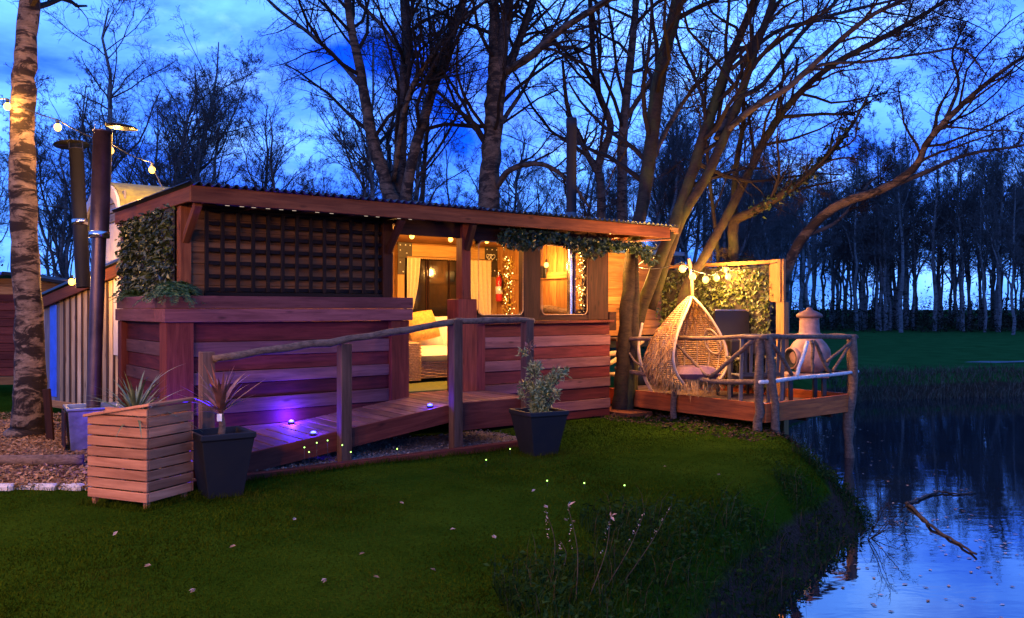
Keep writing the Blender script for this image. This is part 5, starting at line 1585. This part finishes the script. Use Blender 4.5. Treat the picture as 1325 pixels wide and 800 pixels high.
hero('dark_alder', 'tall dark trunked tree forking above the cabin roof left of the dark flue',
     [[(634, 492, D2, .28), (633, 265, D2, .21), (637, 180, D2, .19), (642, 110, D2, .19), (640, 30, D2, .11), (636, -90, D2, .05)],
      [(645, 120, D2, .13), (651, 60, D2 - .1, .115), (658, 0, D2 - .2, .10), (668, -90, D2 - .3, .04)],
      [(646, 108, D2, .10), (668, 62, D2 + .3, .085), (690, 0, D2 + .4, .07), (708, -80, D2 + .4, .03)],
      [(650, 95, D2, .09), (684, 75, D2 - .6, .08), (724, 40, D2 - 1.0, .07), (785, 2, D2 - 1.4, .055), (850, -40, D2 - 1.6, .02)],
      [(640, 245, D2, .07), (662, 219, D2 - .5, .06), (702, 213, D2 - .7, .05), (738, 236, D2 - .8, .035), (762, 268, D2 - .8, .02)],
      [(648, 160, D2, .05), (675, 120, D2 + .5, .04), (700, 80, D2 + .7, .03), (745, 60, D2 + .8, .02)]],
     ['half_birch', 'dark_bark', 'dark_bark', 'dark_bark', 'dark_bark', 'dark_bark'], 23, (13, 8, 5, 4), t0=.28)
hero('slender_alder', 'slim dark tree with crooked stem just right of the dark flue',
     [[(776, 490, 19, .14), (778, 260, 19, .10), (774, 215, 19, .095), (790, 165, 19, .08), (772, 110, 19, .07), (764, 20, 19, .05), (760, -80, 19, .03)],
      [(777, 230, 19, .08), (755, 190, 19, .06), (735, 140, 19, .05), (728, 80, 19, .03)]], 'dark_bark', 24, (13, 8, 5, 4), t0=.25)
hero('slender_alder', 'slim straight dark tree between the flue and the purple brown trunk',
     [[(806, 490, 18.4, .15), (805, 230, 18.4, .115), (808, 150, 18.4, .10), (818, 60, 18.4, .085), (824, -20, 18.4, .06), (830, -110, 18.4, .03)],
      [(806, 160, 18.4, .06), (838, 110, 18.2, .05), (870, 60, 18, .03)]], 'dark_bark', 25, (13, 8, 5, 4), t0=.25)
hero('corner_alder', 'mossy trunk at the cabin corner rising purple brown through the roof end',
     [[(802, 536, 12.25, 0.141), (806, 480, 12.3, 0.106), (811, 400, 12.4, 0.101), (819, 320, 12.7, 0.101), (832, 262, 13.1, 0.101), (843, 180, 13.3, 0.110), (853, 100, 13.4, 0.106), (872, 20, 13.5, 0.097), (892, -80, 13.6, 0.044)],
      [(812, 540, 12.2, 0.079), (818, 470, 12.3, 0.066), (822, 400, 12.4, 0.062), (822, 330, 12.6, 0.044)],
      [(838, 222, 13.2, 0.044), (864, 165, 13.6, 0.040), (895, 118, 13.9, 0.031), (950, 60, 14.2, 0.013)]], ['mossy_bark', 'mossy_bark', 'dark_bark'], 26, (13, 8, 5, 4), t0=.5, skip=(1,))
hero('leaning_alder', 'big mossy trunk leaning right past the cabin corner with long sweeping limbs',
     [[(812, 530, 12.9, 0.132), (822, 430, 12.9, 0.102), (848, 350, 12.9, 0.092), (880, 270, 13, 0.090), (912, 172, 13.1, 0.081), (940, 88, 13.2, 0.069), (976, 0, 13.3, 0.054), (1000, -90, 13.4, 0.024)],
      [(842, 400, 13.1, 0.077), (878, 292, 13.0, 0.077), (916, 224, 12.9, 0.075), (948, 152, 12.8, 0.069), (972, 80, 12.7, 0.060), (1000, 0, 12.6, 0.048), (1020, -90, 12.5, 0.018)],
      [(938, 172, 12.85, 0.051), (975, 140, 12.5, 0.048), (1016, 116, 12.2, 0.045), (1050, 86, 12, 0.042), (1116, 28, 11.6, 0.036), (1172, -2, 11.3, 0.030), (1240, -40, 11, 0.012)],
      [(926, 180, 13, 0.045), (955, 130, 13.3, 0.042), (988, 108, 13.5, 0.039), (1040, 40, 13.8, 0.036), (1082, 2, 14, 0.027), (1120, -50, 14.2, 0.012)],
      [(946, 90, 13.2, 0.036), (1000, 44, 13.4, 0.033), (1048, 28, 13.6, 0.030), (1100, 14, 13.8, 0.027), (1165, -2, 14, 0.021), (1230, -20, 14.2, 0.009)],
      [(1020, 112, 12.2, 0.027), (1064, 84, 12.2, 0.024), (1120, 80, 12.2, 0.021), (1204, 68, 12.2, 0.018), (1246, 64, 12.2, 0.015), (1278, 100, 12.2, 0.007)]],
     ['mossy_bark', 'mossy_bark', 'dark_bark', 'dark_bark', 'dark_bark', 'dark_bark'], 27, (14, 8, 5, 4), t0=.42)
hero('leaning_alder', 'slimmer pale trunk leaning right behind the egg chair',
     [[(866, 520, 13.5, 0.102), (884, 388, 13.5, 0.085), (910, 335, 13.5, 0.076), (934, 292, 13.5, 0.072), (962, 238, 13.5, 0.068), (992, 176, 13.5, 0.060), (1024, 132, 13.4, 0.055), (1072, 88, 13.2, 0.047), (1136, 52, 13, 0.043), (1200, 16, 12.8, 0.034), (1250, -20, 12.7, 0.013)],
      [(1004, 152, 13.5, 0.030), (1060, 148, 13.4, 0.025), (1104, 146, 13.2, 0.017), (1140, 120, 13, 0.009)]], 'mossy_bark', 28, (24, 8, 5, 4), lens=((.10, .25), (.3, .55), (.35, .6), (.4, .7)), t0=.45)
iv = hero('ivy_clad_tree', 'yellow lit trunk before the hedge screen bending into an ivy clad limb',
     [[(936, 516, 13.7, 0.128), (941, 395, 13.7, 0.098), (949, 330, 13.7, 0.093), (950, 288, 13.7, 0.085), (974, 274, 13.5, 0.072), (1024, 244, 13.2, 0.060), (1064, 208, 13, 0.047), (1102, 162, 12.8, 0.025), (1130, 110, 12.6, 0.010)],
      [(949, 310, 13.7, 0.068), (952, 220, 13.9, 0.051), (962, 150, 14, 0.038), (958, 60, 14.1, 0.021)]], 'mossy_bark', 29, (13, 8, 5, 4), lens=((.12, .28), (.3, .55), (.35, .6), (.4, .7)), t0=.45)
c = np.array([tuple(W(*p)) for p in ((974, 274, 13.5), (1024, 244, 13.2), (1064, 208, 13), (1102, 162, 12.8))]) - np.array(tuple(iv.location))
k = 420; t = RNG.uniform(0, 3, k); i = np.minimum(t.astype(int), 2); f = (t - i)[:, None]
P = c[i] * (1 - f) + c[i + 1] * f + RNG.normal(0, .06, (k, 3))
V, F = leaf_vf(P, RNG.normal(0, 1, (k, 3)), RNG.normal(0, 1, (k, 3)), RNG.uniform(.05, .10, k), RNG.uniform(.04, .07, k))
o = link('ivy_leaves', fmesh('ivy_leaves', V, [F], M['ivy_dark']), iv); o['kind'] = 'stuff'
hero('slender_alder', 'very thin stem standing right beside the yellow lit trunk',
     [[(926, 516, 13.9, 0.043), (928, 390, 13.9, 0.036), (929, 330, 13.9, 0.034), (918, 230, 14, 0.030), (912, 140, 14.1, 0.025), (918, 50, 14.2, 0.013)]], 'mossy_bark', 30, (14, 6, 5, 3), t0=.45)
hero('overhanging_birch', 'reddish branching tree arching out over the pond from behind the hedge screen',
     [[(985, 512, 14.4, 0.136), (1003, 420, 14.3, 0.111), (1022, 340, 14.2, 0.089), (1048, 296, 14.0, 0.081), (1088, 264, 13.7, 0.072), (1144, 244, 13.3, 0.064), (1184, 216, 13, 0.055), (1200, 184, 12.8, 0.049), (1240, 140, 12.5, 0.041), (1292, 96, 12.2, 0.030), (1345, 60, 12, 0.015)],
      [(1140, 246, 13.3, 0.043), (1200, 222, 13.1, 0.036), (1252, 200, 13, 0.027), (1324, 188, 12.9, 0.017), (1380, 170, 12.8, 0.009)],
      [(1222, 158, 12.6, 0.030), (1240, 110, 12.7, 0.024), (1232, 70, 12.8, 0.017), (1250, 30, 12.9, 0.009)],
      [(1040, 306, 14, 0.038), (1085, 285, 14.2, 0.030), (1130, 232, 14.4, 0.019), (1150, 236, 14.5, 0.010)],
      [(1015, 362, 14.2, 0.025), (990, 340, 14, 0.021), (950, 336, 13.8, 0.017), (905, 348, 13.6, 0.009)]],
     ['half_birch', 'dark_bark', 'dark_bark', 'dark_bark', 'mossy_bark'], 31, (13, 8, 5, 4), lens=((.16, .36), (.3, .55), (.35, .6), (.4, .7)), t0=.4)

for k, (x_, y_, dx, dy, lab) in enumerate(((3.15, 7.6, .5, -.25, 'spray of bare twigs leaning over the pond below the deck'),)):
    r = np.random.default_rng(60 + k)
    g = thing('bare_shrub', lab, 'shrub', (x_, y_, gzs(x_, y_)))
    P, R = extend(r, np.zeros((5, 3)), np.array([(dx, dy, .5)] * 5) + r.normal(0, .3, (5, 3)), np.full(5, .55), np.full(5, .005), 10, .10, -.03, .4)
    V, F = tubes(P, R, 5); link('stems', fmesh('stems', V, [F], M['twig'], True), g)['kind'] = 'stuff'
    V, F = twigs(r, (P, R), (6, 4), ((.3, .6), (.3, .6)), -.03, .15, .002, .2); link('twigs', fmesh('twigs', V, [F], M['twig']), g)['kind'] = 'stuff'
# background trees: a few kinds, copied
def wild_tree(seed, H, r0, crown0, counts, wide, rmin, forks=0, wob=.012):
    r = np.random.default_rng(seed)
    k = 12; z = np.linspace(0, H, k)
    P = np.stack([np.cumsum(r.normal(0, H * wob, k)), np.cumsum(r.normal(0, H * wob, k)), z], -1); P[0, :2] = 0
    R = r0 * np.linspace(1, .08, k) ** .8
    packs = [(P, R)]
    for q in range(forks):
        i = int(k * r.uniform(.2, .45)); n = 12; a = r.uniform(0, 6.28)
        d = np.array([math.cos(a) * .35, math.sin(a) * .35, 1])
        t = np.linspace(0, 1, n)[:, None]
        Q = P[i] + d * t * (H - P[i, 2]) * r.uniform(.75, .95) + np.cumsum(r.normal(0, H * .008, (n, 3)), 0) * [1, 1, 0]
        packs.append((Q, R[i] * .75 * np.linspace(1, .1, n)))
    tv, tf = join([tubes(p[0], p[1], 7) for p in packs])
    LP = np.stack([p[0] for p in packs]); LR = np.stack([p[1] for p in packs])
    V, F = twigs(r, (LP, LR), counts, ((.16 * wide, .38 * wide), (.28, .55), (.3, .6), (.4, .7)), .07, .17, rmin, crown0, (.4, 1.0))
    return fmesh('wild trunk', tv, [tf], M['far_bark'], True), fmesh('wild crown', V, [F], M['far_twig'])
KA = [wild_tree(100 + k, H, r0, .28, (22, 8, 6, 4), 1.0, .0055, fk) for k, (H, r0, fk) in enumerate(((11, .15, 1), (10, .13, 0), (12, .17, 1), (9, .11, 2)))]
KB = [wild_tree(200 + k, H, r0, .34, (23, 8, 6, 4), .85, .009, fk, .006) for k, (H, r0, fk) in enumerate(((14, .17, 0), (13, .14, 1), (15, .20, 0), (12, .12, 0), (14, .15, 1)))]
def plant(kind, x, y, s, name, label, group, rng=random):
    g = thing(name, label, 'tree', (x, y, gzs(x, y) - .05), rng.uniform(0, 6.28), group)
    g.scale = (s, s, s * rng.uniform(.92, 1.08))
    link('trunk', kind[0], g); link('crown', kind[1], g)
    return g
rr = random.Random(77)
# named ones on the left, placed one by one
for (px, d, top, kd, lab) in ((143, 25, 0, 2, 'tallest bare tree above the flue cowls'), (250, 27, 62, 0, 'round crowned bare tree above the left end of the cabin roof'), (330, 30, 130, 1, 'lower bare tree above the lattice end of the roof'), (85, 29, 120, 3, 'bare bushy tree between the birch and the flues')):
    H = 1.5 + (400 - top) * d / F_PX; x = (px - 662) / F_PX * d
    plant(KA[kd], x, d, H / (11, 10, 12, 9)[kd], 'bare_tree', lab, 'bare trees behind the cabin', rr)
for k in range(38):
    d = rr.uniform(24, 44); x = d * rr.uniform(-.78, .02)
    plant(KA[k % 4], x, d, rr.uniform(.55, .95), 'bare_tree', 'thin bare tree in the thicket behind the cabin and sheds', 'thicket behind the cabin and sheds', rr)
for k in range(26):
    d = rr.uniform(32, 52); x = d * rr.uniform(.02, .36)
    plant(KA[k % 4], x, d, rr.uniform(.7, 1.05), 'bare_tree', 'thin bare tree seen between the leaning trunks beyond the deck', 'trees beyond the deck', rr)
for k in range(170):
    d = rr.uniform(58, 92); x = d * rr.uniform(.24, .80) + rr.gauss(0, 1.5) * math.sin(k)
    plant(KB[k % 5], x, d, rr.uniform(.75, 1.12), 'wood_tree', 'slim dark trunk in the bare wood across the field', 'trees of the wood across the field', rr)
for k, (px, d, top) in enumerate(((1165, 57, 190), (1310, 52, 205), (1245, 60, 225))):
    H = 1.5 + (400 - top) * d / F_PX
    plant(KB[k], (px - 662) / F_PX * d, d, H / 14, 'wood_tree', ('broad crowned tree at the front of the wood above the chiminea side', 'stout tree at the right picture edge before the wood', 'domed tree midway along the wood front')[k], 'front trees of the wood', rr)
